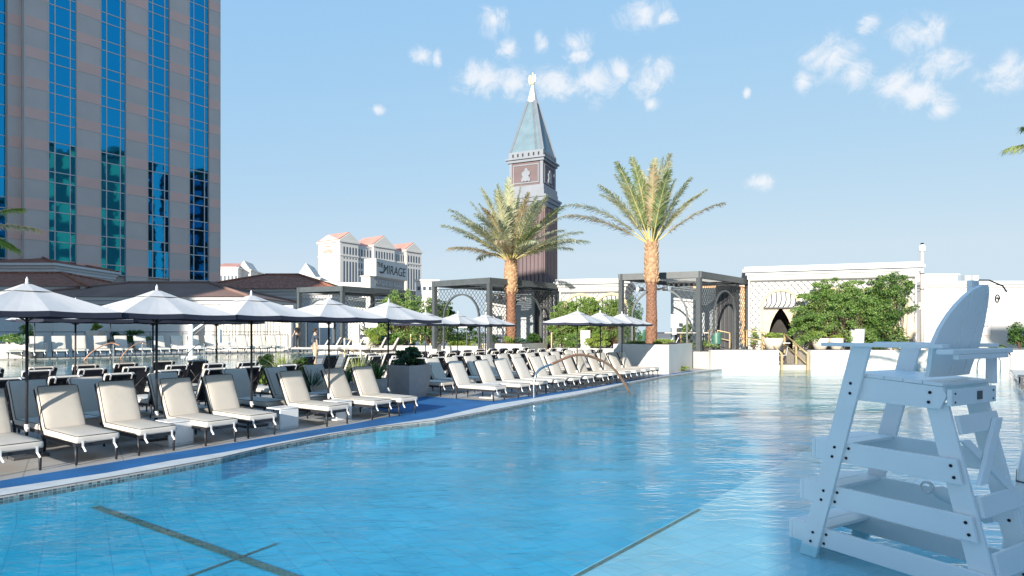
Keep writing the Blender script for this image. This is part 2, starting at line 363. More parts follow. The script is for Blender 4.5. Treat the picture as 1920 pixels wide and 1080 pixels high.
def bush(name, label, cat, base, w, d, h, mats, seed, n=2600, leaf=.09, stems=True, group=None, clumps=22, weights=None, lean=0):
    """loose shrub or small tree: clumps of leaves on limbs"""
    rs = random.Random(seed); t = thing(name, label, cat, base, 0, group)
    cs = []; sp = []; ns = []
    for i in range(clumps):
        a = rs.uniform(0, 2 * math.pi); r = math.sqrt(rs.random()) * .85; zz = rs.uniform(.18, .92)
        k = math.sqrt(max(.08, 1 - (2 * abs(zz - .45)) ** 2.4))
        cs.append((math.cos(a) * r * w / 2 * k + lean * zz, math.sin(a) * r * d / 2 * k, zz * h))
        q = rs.uniform(.10, .24); sp.append((w * q, d * q + .05, h * q * .7)); ns.append(int(n / clumps * rs.uniform(.6, 1.5)))
    limbs = []
    if name == 'feathery_tree':
        cs, sp, ns = [], [], []; nt_ = 120
        for i in range(nt_):
            a = rs.uniform(0, 2 * math.pi); ph = rs.uniform(-.45, 1.3); q = rs.uniform(.75, 1.08)
            e = Vector((math.cos(a) * math.cos(ph) * w / 2 * q, math.sin(a) * math.cos(ph) * d / 2 * q, h * (.40 + .60 * math.sin(ph) * q)))
            b0 = Vector((rs.uniform(-.22, .22) * w, rs.uniform(-.1, .1) * d, h * rs.uniform(.05, .3)))
            m0 = b0.lerp(e, .55) + Vector((0, 0, h * .10)); pts_ = [b0, m0, e, e + (e - m0) * .28 + Vector((0, 0, -h * .06))]; limbs.append(pts_)
            for k in range(9):
                g = .35 + .65 * k / 8; g2 = g * 3; i0 = min(int(g2), 2); P_ = pts_[i0].lerp(pts_[i0 + 1], g2 - i0)
                cs.append(tuple(P_)); r_ = .24 - .13 * g; r_ *= h / 3.2; sp.append((r_ * 1.5, r_ * 1.5, r_ * .8)); ns.append(int(n / nt_ / 9 * 1.3))
    leafmesh('foliage', cs, ns, sp, leaf * (.72 if limbs else 1), mats, t, seed, weights=weights)
    if stems:
        mb = MB()
        for l_ in limbs: mb.tube(l_, [.028, .016, .008, .004], 5)
        for i in range(0 if limbs else 7):
            c = cs[i]; mb.tube([(rs.uniform(-.1, .1) * w * .3, rs.uniform(-.05, .05), 0), (c[0] * .4, c[1] * .4, c[2] * .5), c], [.03 * h * .5 + .01, .02 * h * .4 + .008, .008], 6)
        mb.build('stem', 'bark', t)
    return t

def grass_plant(name, label, cat, base, r, h, m, seed, n=120, droop=.6, width=.02, group=None):
    rs = random.Random(seed); t = thing(name, label, cat, base, 0, group); mb = MB()
    for i in range(n):
        a = rs.uniform(0, 6.283); L = h * rs.uniform(.6, 1.15); rr = r * rs.uniform(.2, 1)
        dx, dy = math.cos(a), math.sin(a); px, py = -dy * width, dx * width
        pts = []
        for k in range(4):
            f = k / 3; rad = .05 + rr * f ** 1.3; z = L * (f - droop * .5 * f ** 3 * (rr / max(r, .01)))
            pts.append((dx * rad, dy * rad, z, width * (1 - f * .85)))
        for k in range(3):
            x0, y0, z0, w0 = pts[k]; x1, y1, z1, w1 = pts[k + 1]
            mb.quad([(x0 - dy * w0, y0 + dx * w0, z0), (x0 + dy * w0, y0 - dx * w0, z0), (x1 + dy * w1, y1 - dx * w1, z1), (x1 - dy * w1, y1 + dx * w1, z1)], rs.randrange(len(m)))
    mb.build('blades', m, t, recalc=False); return t

# ================================================================== camera, sun, sky
cam_d = bpy.data.cameras.new('camera'); cam = bpy.data.objects.new('camera', cam_d); C.objects.link(cam)
cam.location = (0, 0, CZ); cam.rotation_euler = (R(90), 0, 0)
cam_d.lens = 36 * F / 1920; cam_d.sensor_width = 36; cam_d.shift_y = (H - 540) / 1920; cam_d.clip_end = 20000; cam_d.clip_start = .05
bpy.context.scene.camera = cam
SUN_EL = 15.0; LD = Vector((.36, .93, 0)).normalized()
ld = Vector((LD.x * math.cos(R(SUN_EL)), LD.y * math.cos(R(SUN_EL)), -math.sin(R(SUN_EL))))
sd = bpy.data.lights.new('sun', 'SUN'); sun = bpy.data.objects.new('sun', sd); C.objects.link(sun)
sd.energy = 3.2; sd.angle = R(.5); sd.color = (1.0, .93, .82)
sun.rotation_euler = ld.to_track_quat('-Z', 'Y').to_euler(); sun.location = (0, -30, 60)

wd = bpy.data.worlds.new("World"); bpy.context.scene.world = wd; wd.use_nodes = True
nt = wd.node_tree; nt.nodes.clear(); N = nt.nodes.new; L = nt.links.new
out = N('ShaderNodeOutputWorld'); bg = N('ShaderNodeBackground'); sky = N('ShaderNodeTexSky')
sky.sky_type = 'NISHITA'; sky.sun_disc = False; sky.sun_elevation = R(SUN_EL); sky.sun_rotation = math.atan2(-LD.x, -LD.y)
sky.air_density = 1.0; sky.dust_density = .3; sky.ozone_density = 2.0; sky.altitude = 600
bg.inputs['Strength'].default_value = .15
tc = N('ShaderNodeTexCoord'); sp = N('ShaderNodeSeparateXYZ'); L(tc.outputs['Generated'], sp.inputs[0])
def mth(op, a, b=None, clamp=False):
    n = N('ShaderNodeMath'); n.operation = op; n.use_clamp = clamp
    for i, v in enumerate((a, b)):
        if v is None: continue
        if isinstance(v, (int, float)): n.inputs[i].default_value = v
        else: L(v, n.inputs[i])
    return n.outputs[0]
az = mth('ARCTAN2', sp.outputs['X'], sp.outputs['Y'])
hyp = mth('SQRT', mth('ADD', mth('MULTIPLY', sp.outputs['X'], sp.outputs['X']), mth('MULTIPLY', sp.outputs['Y'], sp.outputs['Y'])))
el = mth('ARCTAN2', sp.outputs['Z'], hyp)
cb = N('ShaderNodeCombineXYZ'); L(az, cb.inputs[0]); L(el, cb.inputs[1])
wob = N('ShaderNodeTexNoise'); wob.inputs['Scale'].default_value = 14; wob.inputs['Detail'].default_value = 4; L(cb.outputs[0], wob.inputs['Vector'])
cl = [(905, 150, 55, 26), (960, 158, 60, 24), (1040, 155, 60, 26), (1120, 150, 55, 34), (1160, 135, 30, 22), (1205, 20, 48, 26), (1250, 32, 26, 12), (925, 38, 30, 24), (1015, 78, 16, 16), (1080, 80, 34, 20), (1085, 105, 36, 14),
      (790, 104, 22, 16), (1210, 150, 36, 30), (1240, 135, 26, 22), (1222, 195, 18, 12), (1560, 108, 60, 34), (1600, 140, 42, 28), (1505, 155, 18, 20), (1720, 62, 56, 30), (1625, 48, 24, 14), (1760, 122, 62, 24), (1680, 155, 50, 26), (1720, 178, 56, 26), (1765, 205, 36, 18),
      (1890, 138, 66, 30), (1424, 343, 28, 14), (705, 205, 20, 9), (1400, 174, 9, 9), (950, 95, 26, 18), (820, 110, 10, 14), (2150, 200, 160, 60), (-500, 150, 200, 60), (2500, 60, 220, 90), (1300, -420, 260, 120), (300, -500, 300, 130)]
tot = None
for (cx, cy, rx, ry) in cl:
    a0 = math.atan2(cx - 960, F); hy = math.hypot(cx - 960, F); e0 = math.atan2(H - cy, hy)
    rxa = rx * 1.0 / F * math.cos(a0) ** 2; rya = ry * 1.0 / F * math.cos(a0)
    v = N('ShaderNodeVectorMath'); v.operation = 'SUBTRACT'; L(cb.outputs[0], v.inputs[0]); v.inputs[1].default_value = (a0, e0, 0)
    v2 = N('ShaderNodeVectorMath'); v2.operation = 'MULTIPLY'; L(v.outputs[0], v2.inputs[0]); v2.inputs[1].default_value = (1 / (rxa * 1.5), 1 / (rya * 1.7), 0)
    v3 = N('ShaderNodeVectorMath'); v3.operation = 'LENGTH'; L(v2.outputs[0], v3.inputs[0])
    f = mth('SUBTRACT', 1.0, v3.outputs['Value'], True)
    tot = f if tot is None else mth('MAXIMUM', tot, f)
nz = N('ShaderNodeTexNoise'); nz.inputs['Scale'].default_value = 24; nz.inputs['Detail'].default_value = 9; nz.inputs['Roughness'].default_value = .7; nz.inputs['Distortion'].default_value = .5
L(cb.outputs[0], nz.inputs['Vector'])
dens = mth('ADD', mth('MULTIPLY', tot, 1.15), mth('MULTIPLY', mth('SUBTRACT', nz.outputs['Fac'], .5), 3.0))
mrr = N('ShaderNodeMapRange'); mrr.interpolation_type = 'SMOOTHSTEP'; mrr.inputs['From Min'].default_value = .18; mrr.inputs['From Max'].default_value = 1.3; mrr.inputs['To Max'].default_value = .85
L(dens, mrr.inputs['Value'])
gate = mth('MULTIPLY', mrr.outputs[0], mth('MULTIPLY', tot, 2.2, True))
spl_ = N('ShaderNodeSeparateColor'); L(sky.outputs[0], spl_.inputs[0]); cmb_ = N('ShaderNodeCombineColor')
chn_ = [mth('MULTIPLY', mth('POWER', spl_.outputs[i_], e_), k_) for i_, (k_, e_) in enumerate(((.84, .46), (1.33, .22), (2.26, .01)))]
chn_[1] = mth('MINIMUM', chn_[1], 2.02); chn_[0] = mth('MINIMUM', chn_[0], mth('MULTIPLY', chn_[1], .815))
for i_ in range(3): L(chn_[i_], cmb_.inputs[i_])
mixc = N('ShaderNodeMix'); mixc.data_type = 'RGBA'; L(gate, mixc.inputs['Factor']); L(cmb_.outputs[0], mixc.inputs['A'])
CLOUDC = (2.45, 2.5, 2.6, 1); mixc.inputs['B'].default_value = CLOUDC
L(mixc.outputs['Result'], bg.inputs['Color']); L(bg.outputs[0], out.inputs['Surface'])
vs = bpy.context.scene.view_settings; vs.view_transform = 'Standard'; vs.look = 'None'; vs.exposure = 1.36; vs.gamma = 1; vs.use_curve_mapping = False

# ================================================================== ground, decks, pools
mb = MB(); mb.box(-6000, 6000, -3000, 9000, -12.2, -12.0); struct('ground', mb, 'ground')
def gp(lst, z=0): return [G(x, y, 0) for x, y in lst]
def pre(l, L_=16): d = (l[1] - l[0]).normalized(); return [l[0] - d * L_] + l
Wp = pre(gp([(0, 931), (320, 876), (415, 858), (500, 838), (618, 815), (705, 801), (816, 789), (956, 763), (1000, 754), (1080, 741), (1133, 730), (1180, 718), (1243, 706), (1300, 698)]) + [Vector((11.4, 33.2, 0))])
BB = pre(gp([(0, 918), (200, 888), (320, 865), (415, 850), (618, 813), (705, 800), (816, 784), (919, 760), (984, 750), (1100, 731), (1133, 724.5), (1180, 716.5), (1243, 705), (1300, 697)]))
BT = pre(gp([(0, 902), (300, 853), (660, 795), (754, 777), (690, 766), (735, 742), (787, 743), (924, 752), (984, 743.5), (1123, 723), (1190, 711), (1256, 701), (1300, 695)]))
near0 = Wp[0].copy()
mb = MB(); mb.prism([(p.x, p.y) for p in Wp] + [(11.4, 75), (-75, 75), (-75, -12), (near0.x, -12)], -1.5, 0); struct('pool_deck', mb, 'deck')
RE = [Vector((4.1, 3, 0)), Vector((16.9, 20.5, 0)), Vector((26.6, 33.2, 0))]
mb = MB(); mb.prism([(near0.x, near0.y), (4.1, 3), (16.9, 20.5), (26.6, 33.2), (62, 33.2), (62, -18), (near0.x, -18)], -1.5, 0); struct('near_deck', mb, 'near_stone')
from mathutils.geometry import tessellate_polygon
def sheet(poly, z):
    mb = MB(); vs_ = [mb.bm.verts.new((p.x, p.y, z)) for p in poly]
    for tri in tessellate_polygon([[Vector((p.x, p.y, 0)) for p in poly]]):
        try: mb.bm.faces.new([vs_[i] for i in tri])
        except ValueError: pass
    bmesh.ops.recalc_face_normals(mb.bm, faces=mb.bm.faces[:])
    if mb.bm.faces and sum(f.normal.z for f in mb.bm.faces) < 0: bmesh.ops.reverse_faces(mb.bm, faces=mb.bm.faces[:])
    return mb
def sstruct(name, mb, m): o = mb.build(name, m, recalc=False); o['kind'] = 'structure'; return o
sstruct('blue_walkway', sheet(BT + list(reversed(BB)), .006), 'blue')
sstruct('pool_coping', sheet(BB + [Vector((10.6, 33.1, 0))] + list(reversed(Wp)), .012), 'coping')
# pool shell
pool = [(p.x, p.y) for p in Wp] + [(p.x, p.y) for p in reversed(RE)]
mb = MB(); mb.quad([(x, y, -.36) for x, y in pool]); struct('pool_floor', mb, 'floor_deep')
mb = MB()
ring = [Vector((x, y, 0)) for x, y in pool] + [Vector((*pool[0], 0))]
for a, b in zip(ring[:-1], ring[1:]):
    d = (b - a).normalized(); n_ = Vector((d.y, -d.x, 0)) * .004
    mb.quad([a + n_ + Vector((0, 0, -.36)), b + n_ + Vector((0, 0, -.36)), b + n_ + Vector((0, 0, -.10)), a + n_ + Vector((0, 0, -.10))], 0)
    mb.quad([a + n_ + Vector((0, 0, -.10)), b + n_ + Vector((0, 0, -.10)), b + n_ + Vector((0, 0, -.02)), a + n_ + Vector((0, 0, -.02))], 1)
struct('pool_wall_lining', mb, ['floor_deep', 'tileband'])
# shallow shelf on the right
a = G(1070, 1080, -.16); b = G(1500, 850, -.16); d = (b - a).normalized(); d.z = 0
s0 = a - d * 7; s1 = a + d * 30; s2 = a + d * 2.7
mb = MB(); sh = [(s0.x, s0.y), (s1.x, s1.y), (26.6, 33.1), (16.9, 20.45), (4.15, 3.0)]
mb.prism(sh, -1.29, -.16); struct('pool_shelf', mb, 'floor_shelf')
nn = Vector((d.y, -d.x, 0))
mb = MB(); mb.quad([s0 + nn * .02 + Vector((0, 0, .004)), s2 + nn * .02 + Vector((0, 0, .004)), s2 + nn * .07 + Vector((0, 0, .004)), s0 + nn * .07 + Vector((0, 0, .004))])
# lane lines on the deep floor
def fl(px, py): v = G(px, py, -.352); v.z = -.352; return v
l0, l1 = fl(165, 945), fl(440, 1042); dd = (l1 - l0).normalized(); pp = Vector((-dd.y, dd.x, 0)) * .055
l1 = l0 + dd * 6.5
mb.quad([l0 - pp, l1 - pp, l1 + pp, l0 + pp])
k0, k1 = fl(360, 1078), fl(520, 1019); dd2 = (k1 - k0).normalized(); pp2 = Vector((-dd2.y, dd2.x, 0)) * .018; k0 = k0 - dd2 * 3
mb.quad([p + Vector((0, 0, .004)) for p in (k0 - pp2, k1 - pp2, k1 + pp2, k0 + pp2)])
mb.quad([l0 - pp * 1.1 - dd * .02, l0 + pp * 1.1 - dd * .02, l0 + pp * 1.1 - dd * .02 + Vector((0, 0, .30)), l0 - pp * 1.1 - dd * .02 + Vector((0, 0, .30))])
struct('lane_lines', mb, 'laneline')
def grid_water(name, poly, z, m):
    mb = MB(); mb.quad([(x, y, z) for x, y in poly]); return struct(name, mb, m)
grid_water('water', pool, -.05, 'water')
# raised deck and the second pool on the left
q1, q2 = RC(-12, 10.3), RC(11, 10.3); q3, q4, q5 = Vector((-13.2, 45.5, 0)), Vector((-27.2, 33.3, 0)), Vector((-42, 20, 0))
mb = MB()
t2 = lambda *v: [(p[0], p[1]) for p in v]
mb.prism(t2(RC(-20, 9.5), RC(11, 9.5), q2, q1, RC(-20, 10.3)), -1.4, .5)
mb.prism(t2(RC(11, 9.5), RC(20, 9.5), (-4, 41), (-4, 74), (-13.2, 74), q3, q2), -1.4, .5)
mb.prism(t2(q3, (-13.2, 74), (-70, 74), (-70, 20), q5, q4), -1.4, .5)
mb.prism(t2(q5, (-70, 20), (-70, -5), RC(-20, 10.3), q1), -1.4, .5)
struct('raised_deck', mb, 'terr')
p2 = t2(q1, q2, q3, q4, q5)
mb = MB(); mb.quad([(x, y, .02) for x, y in p2]); struct('raised_pool_floor', mb, 'floor_shelf')
mb = MB(); mb.quad([(x, y, .46) for x, y in p2]); struct('raised_pool_water', mb, 'water_flat')
# terrace with the stair notch
mb = MB()
mb.prism([(-12.6, 41.01), (-1.9, 39.01), (6.3, 35.21), (10.5, 33.21), (14.1, 33.21), (14.1, 37), (15.75, 37), (15.75, 33.21), (60, 33.21), (60, 95), (-12.6, 95)], -1.45, .9)
struct('terrace', mb, 'terr')
mb = MB(); mb.box(14.102, 15.748, 33.18, 37.1, -1.44, .2); mb.box(14.102, 15.748, 32.7, 33.178, -1.44, -.25); struct('landing', mb, 'terr')

def lowwall(name, label, p, q, th, z0, z1, m='stucco', cap=.0):
    p = Vector((p[0], p[1], 0)); q = Vector((q[0], q[1], 0)); d = (q - p).normalized(); n_ = Vector((d.y, -d.x, 0)) * th
    t = thing(name, label, 'wall', (p.x, p.y, z0))
    mb = MB(); mb.prism([(p.x, p.y), (q.x, q.y), (q.x + n_.x, q.y + n_.y), (p.x + n_.x, p.y + n_.y)], z0, z1 - .05); mb.build('wall_body', m, t, world=True)
    p2_, q2_ = p - n_ * .12 , q - n_ * .12
    mb = MB(); mb.prism([(p2_.x, p2_.y), (q2_.x, q2_.y), (q2_.x + n_.x * 1.24, q2_.y + n_.y * 1.24), (p2_.x + n_.x * 1.24, p2_.y + n_.y * 1.24)], z1 - .05, z1); mb.build('coping', m, t, world=True)
    return t
lowwall('low_wall', 'long cream wall along the far pool edge between corner planter and gap with table', (10.5, 33.2), (14.08, 33.2), .35, -1.2, 1.0)
lowwall('low_wall', 'long cream wall along the far pool edge running behind the lifeguard chair', (15.77, 33.2), (60, 33.2), .35, -1.2, 1.0)
lowwall('low_wall', 'low cream wall behind the rows of black-backed loungers, below the ramp railing', (-12.6, 41.0), (-1.9, 39.0), .35, .0, 1.08)
lowwall('low_wall', 'short low cream wall behind the right umbrellas, beside the white pedestal', (2.6, 36.9), (6.3, 35.2), .3, .0, 1.02)
def planterbox(name, label, pts, z0, z1):
    t = thing(name, label, 'planter', (pts[0][0], pts[0][1], z0))
    mb = MB(); mb.prism(pts, z0, z1 - .001)
    mb.build('wall', 'stucco', t, world=True)
    c = Vector((sum(p[0] for p in pts) / 4, sum(p[1] for p in pts) / 4, 0))
    ins = [(c.x + (p[0] - c.x) * .86, c.y + (p[1] - c.y) * .86) for p in pts]
    mb = MB(); mb.prism(ins, z1 - .02, z1 + .02); mb.build('soil', 'soil', t, world=True); return t
planterbox('raised_planter', 'cream raised planter behind the loungers holding the left date palm', [(.55, 35), (2.18, 38.5), (-.1, 40.5), (-1.74, 37)], 0, 1.28)
planterbox('raised_planter', 'tall cream raised planter at the end of the lounger row holding the right date palm', [(7.26, 28.8), (9.56, 33.0), (7.4, 35.4), (5.05, 31)], 0, 1.37)
planterbox('raised_planter', 'pale planter at the left end of the raised pool with cactus and shrubs on top', [(-45, 29.6), (-26.6, 34.6), (-27.6, 37), (-46, 32)], .2, 1.30)

# ================================================================== loungers
def make_lounger(BA):
    t = thing('sun_lounger', 'x', 'sun lounger', (0, 0, 0))
    mb = MB()
    for y in (-.27, .27): mb.bar((-.12, y, .295), (1.34, y, .295), .035, .05)
    for x in (-.12, .30, .85, 1.34): mb.bar((x, -.27, .295), (x, .27, .295), .035, .045)
    mb.build('frame', 'black', t)
    for (x, y) in ((1.30, .27), (1.30, -.27), (-.05, .27), (-.05, -.27)):
        mb = MB(); mb.tube([(x, y, .29), (x + .015, y, 0)], [.026, .017], 8); mb.build('leg', 'black', t)
    def cushion(L, Wd, th, top=True):
        mb = MB(); mb.box(0, L, -Wd / 2, Wd / 2, 0, th, bev=.032, seg=4)
        bmesh.ops.subdivide_edges(mb.bm, edges=[e for e in mb.bm.edges if e.calc_length() > .3], cuts=5, use_grid_fill=True)
        for v in mb.bm.verts:
            u_ = v.co.x / L * 2 - 1; w_ = v.co.y / Wd * 2
            if v.co.z > th * .6: v.co.z += .018 * (1 - u_ ** 4) * (1 - w_ ** 4) + .004 * mnoise.noise(v.co * 5)
            v.co.y *= 1 + .012 * math.sin(v.co.x * 9)
        for f in mb.bm.faces: f.smooth = True
        return mb
    def pipe(L, Wd, z):
        mb = MB(); a, b = .012, L - .012; w = Wd / 2 - .012
        mb.tube([(a, -w + .03, z), (a, w - .03, z), (a + .03, w, z), (b - .03, w, z), (b, w - .03, z), (b, -w + .03, z), (b - .03, -w, z), (a + .03, -w, z), (a, -w + .03, z)], .0055, 6, cap=False); return mb
    sc = cushion(1.36, .60, .105).xf(Matrix.Translation((.02, 0, .325))).build('seat_cushion', 'cushion', t)
    pipe(1.36, .60, .105).xf(Matrix.Translation((.02, 0, .325))).build('piping', 'piping', sc)
    # backrest: local x up the back, z out of the face
    c, s = math.cos(BA), math.sin(BA)
    T = Matrix(((-c, 0, s, .0), (0, -1, 0, 0), (s, 0, c, .36), (0, 0, 0, 1)))
    bc = cushion(.80, .60, .095).xf(T).build('backrest_cushion', 'cushion', t)
    pipe(.80, .60, .095).xf(T).build('piping', 'piping', bc)
    mb = MB(); mb.box(-.06, .79, -.285, .285, -.02, -.004); mb.xf(T).build('back_panel', 'sling', t)
    mb = MB()
    for y in (-.29, .29): mb.bar((-.08, y, -.022), (.79, y, -.022), .03)
    mb.bar((.79, -.29, -.022), (.79, .29, -.022), .03)
    mb.xf(T).build('back_frame', 'black', t)
    mb = MB()
    for y in (-.2, .2):
        p = T @ Vector((.52, y, -.03)); mb.tube([p, (-.10 - .06, y, .29)], .011, 6)
        
    mb.build('recline_support', 'frame', t)
    for y in (-.21, .21):
        mb = MB(); mb.box(.70, .802, y - .012, y + .012, -.045, -.036); mb.box(.792, .806, y - .012, y + .012, -.04, .05); mb.xf(T).build('strap', 'strap', t)
        mb = MB(); mb.box(1.385, 1.391, y - .014, y + .014, .27, .36); mb.bar((1.388, y, .275), (1.41, y + .03, .20), .004, .026); mb.build('strap', 'strap', t)
    return t
LP = [make_lounger(R(a_)) for a_ in (62, 60, 64.5)]; KIDS.clear()
HEAD = math.atan2(-W.y, -W.x)            # front row faces the pool
state = {'n': 0, 'used': set()}
def lounger(s, w_hinge, face, label, group, jit=.03, z=0, rz=None, pos=None):
    p = RC(s, w_hinge, z) if pos is None else Vector(pos)
    h = (HEAD if face > 0 else HEAD + math.pi) if rz is None else rz
    h += rnd.uniform(-jit, jit)
    i_ = state['n'] if state['n'] < 3 else rnd.choice((0, 0, 0, 1, 2)); state['n'] += 1
    p = p + Vector((rnd.uniform(-.05, .05), rnd.uniform(-.05, .05), 0))
    o = place(LP[i_], i_ not in state['used'], p, h, label, group); state['used'].add(i_)
    return o
GF = 'loungers in the front row along the pool'
front = [-.50, .50, 1.40, 2.40, 3.34, 5.02, 6.25, 7.08]
for i, s in enumerate(front):
    lounger(s, -.05 - (.12 if i in (3, 7) else 0), 1, 'sunlit cream lounger beside the blue strip, %s from the left in front' % ORD[i], GF)
fr2 = [(950, 723), (997, 717.5), (1023, 716), (1059, 711), (1081, 708.5), (1110, 704.6), (1137, 699.5), (1155, 697.5), (1175, 695.5), (1198, 694), (1217, 691), (1239, 689)]
for i in range(12):
    v = G(*fr2[i], .42); rel = v - O0; s = rel.dot(U) - .31; w = rel.dot(W)
    lounger(10.72 + i * 1.0 + (.18 if i else 0), -.20 - .02 * i, 1, 'sunlit front lounger beyond the big square planter, %s one from the planter' % ORD[i], 'sunlit loungers in the far front row', .02)
G2 = 'shaded loungers in the second row facing the pool'
sl = [-.9, .60, 1.62, 3.05, 4.75, 5.85, 7.0]
for i, s in enumerate(sl): lounger(s, 1.72, 1, 'shaded cream lounger under the near parasols, %s from left in second row' % ORD[i], G2)
for i in range(13): lounger(11.0 + i * 1.02, 2.0, 1, 'second-row cream lounger beyond the big square planter, %s from the planter' % ORD[i], G2)
G3 = 'loungers turned away showing black backs'
for r, (w, lab) in enumerate(((3.0, 'nearest'), (5.35, 'middle'), (7.55, 'farthest'))):
    k = 0
    for i in range(27):
        s = -1.6 + i * 1.03 + (.3 if r == 1 else 0)
        if 7.6 < s < 10.2: continue
        lounger(s, w, -1, 'black-backed lounger turned away, %s from left in the %s such row' % (ORD[k], lab), G3, .05); k += 1
# raised pool side loungers
d34 = (q3 - q4).normalized(); n34 = Vector((-d34.y, d34.x, 0)); h34 = math.atan2(-n34.y, -n34.x)
for i in range(15):
    p = q4 + d34 * (.5 + i * 1.02) + n34 * 1.35; p.z = .5
    lounger(0, 0, 1, 'cream lounger across the raised pool by the pale walls, %s from left' % ORD[i], 'loungers lined up across the raised pool', .03, rz=h34, pos=p).scale = (1.12,) * 3
for i in range(8):
    p = Vector((-14.0 + i * .78 + .9, 41.2 - i * .2, .5))
    lounger(0, 0, 1, 'cream lounger facing left behind the standing man, %s from the left' % ORD[i], 'loungers in the row behind the standing man', .02, rz=R(192), pos=p)

# ================================================================== umbrellas
def make_umbrella():
    t = thing('umbrella', 'x', 'umbrella', (0, 0, 0))
    a = .98; zr, zt = 2.31, 2.72
    mb = MB(); mb.tube([(0, 0, .02), (0, 0, 2.66)], .022, 12); mb.build('pole', 'black', t)
    mb = MB(); mb.tube([(0, 0, .40), (0, 0, .52)], .034, 12); mb.bar((.02, 0, .46), (.07, 0, .46), .02); mb.build('clamp', 'whiteplastic', t)
    mb = MB(); mb.box(-.24, .24, -.24, .24, 0, .05, bev=.01); mb.tube([(0, 0, .05), (0, 0, .30)], .032, 12); mb.build('base', 'frame', t)
    def edge(i):  # 8 rib tips: corners and mid sides
        return [(a, a), (0, a), (-a, a), (-a, 0), (-a, -a), (0, -a), (a, -a), (a, 0)][i % 8]
    def canopy(name, off, m, r0, par, inner=0):
        mb = MB(); NR = 7; rings = []
        for k in range(NR + 1):
            f = r0 + (1 - r0) * k / NR; ring = []
            for i in range(8):
                p, q = Vector((*edge(i), 0)), Vector((*edge(i + 1), 0))
                for j in range(5):
                    g = j / 5; pt = p.lerp(q, g) * f
                    corner = 0 if j == 0 else math.sin(math.pi * g)
                    zz = zt - (zt - zr) * (f ** 1.12) - .018 * corner * f + off
                    pull = 1 - .02 * corner * f
                    ring.append(mb.bm.verts.new((pt.x * pull, pt.y * pull, zz)))
            rings.append(ring)
        n = len(rings[0])
        for k in range(NR):
            for i in range(n):
                fc = mb.bm.faces.new((rings[k][i], rings[k][(i + 1) % n], rings[k + 1][(i + 1) % n], rings[k + 1][i])); fc.smooth = False
        return mb.build(name, m, par, recalc=False)
    cn = canopy('canopy', 0, 'canopy', .10, t)
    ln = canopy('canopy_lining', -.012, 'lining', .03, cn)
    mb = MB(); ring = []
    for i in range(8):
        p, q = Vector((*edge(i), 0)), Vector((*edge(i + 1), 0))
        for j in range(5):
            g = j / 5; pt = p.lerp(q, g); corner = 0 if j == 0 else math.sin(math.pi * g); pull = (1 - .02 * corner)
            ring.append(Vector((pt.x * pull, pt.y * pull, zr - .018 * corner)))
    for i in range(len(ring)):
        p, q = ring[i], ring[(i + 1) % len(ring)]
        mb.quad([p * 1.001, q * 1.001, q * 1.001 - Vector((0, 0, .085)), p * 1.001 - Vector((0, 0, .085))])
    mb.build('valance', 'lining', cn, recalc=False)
    mb = MB(); v0 = []; v1 = []
    for i in range(8):
        p = Vector((*edge(i), 0)); r0_ = .27
        if i % 2: p = p * 1.15
        v1.append(mb.bm.verts.new((p.x * r0_, p.y * r0_, zt - .088))); v0.append(mb.bm.verts.new((p.x * .05, p.y * .05, zt + .03)))
    for i in range(8): mb.bm.faces.new((v0[i], v0[(i + 1) % 8], v1[(i + 1) % 8], v1[i]))
    mb.bm.faces.new(v0)
    mb.build('vent_cap', 'canopy', t)
    mb = MB(); mb.lathe([(.012, zt + .03), (.03, zt + .05), (.018, zt + .07), (.022, zt + .10), (.010, zt + .13), (.002, zt + .15)], 12); mb.build('finial', 'whiteplastic', t)
    for i in range(8):
        e = edge(i); mb = MB(); mb.bar((0, 0, zt - .045), (e[0] * .985, e[1] * .985, zr - .026), .014); mb.bar((0, 0, 2.15), (e[0] * .45, e[1] * .45, zt - .045 - (zt - zr) * .42 - .02), .010); mb.build('rib', 'black', t)
    return t
U0 = make_umbrella(); KIDS.clear(); ust = {'first': True}
def umb(p, label, group, rz=None, sc=None):
    rz = HEAD if rz is None else rz
    o = place(U0, ust['first'], p, rz + rnd.uniform(-.03, .03), label, group); ust['first'] = False
    o.rotation_euler = (rnd.uniform(-.012, .012), rnd.uniform(-.012, .012), o.rotation_euler.z)
    return o
GU = 'white parasols among the loungers'
for i, px in enumerate((50, 293, 472, 617, 727)):
    umb(RC(s_at(px, 0), 0), 'white parasol with black underside in the near front row, %s from the left' % ORD[i], GU)
for i in range(4):
    umb(RC(-2.0 - 1.97 * i, 0), 'white parasol beyond the left picture edge, %s out in the front row' % ORD[i], GU)
for i, px in enumerate((141, 287, 407)):
    umb(RC(s_at(px, 6.35), 6.35), 'white parasol with shaded underside behind the near ones, %s pole from the left' % ORD[i], GU)
for i, px in enumerate((65, 207)):
    umb(Vector((XA(px, 33 + 3 * i), 33 + 3 * i, .3)), 'thin-poled parasol by the raised pool, %s one' % ('left' if i == 0 else 'right'), GU)
for i, (x, y) in enumerate(((-3.49, 25.0), (-2.35, 26.6), (-1.21, 28.3))):
    umb((x, y, 0), 'shaded white parasol in front of the left arched pergola, %s of three' % ('left', 'middle', 'right')[i], GU)
for i, (x, y) in enumerate(((2.45, 23.6), (3.6, 25.25), (4.75, 26.9))):
    umb((x, y, 0), 'sunlit white parasol over the far front loungers, %s of three' % ('left', 'middle', 'right')[i], GU)

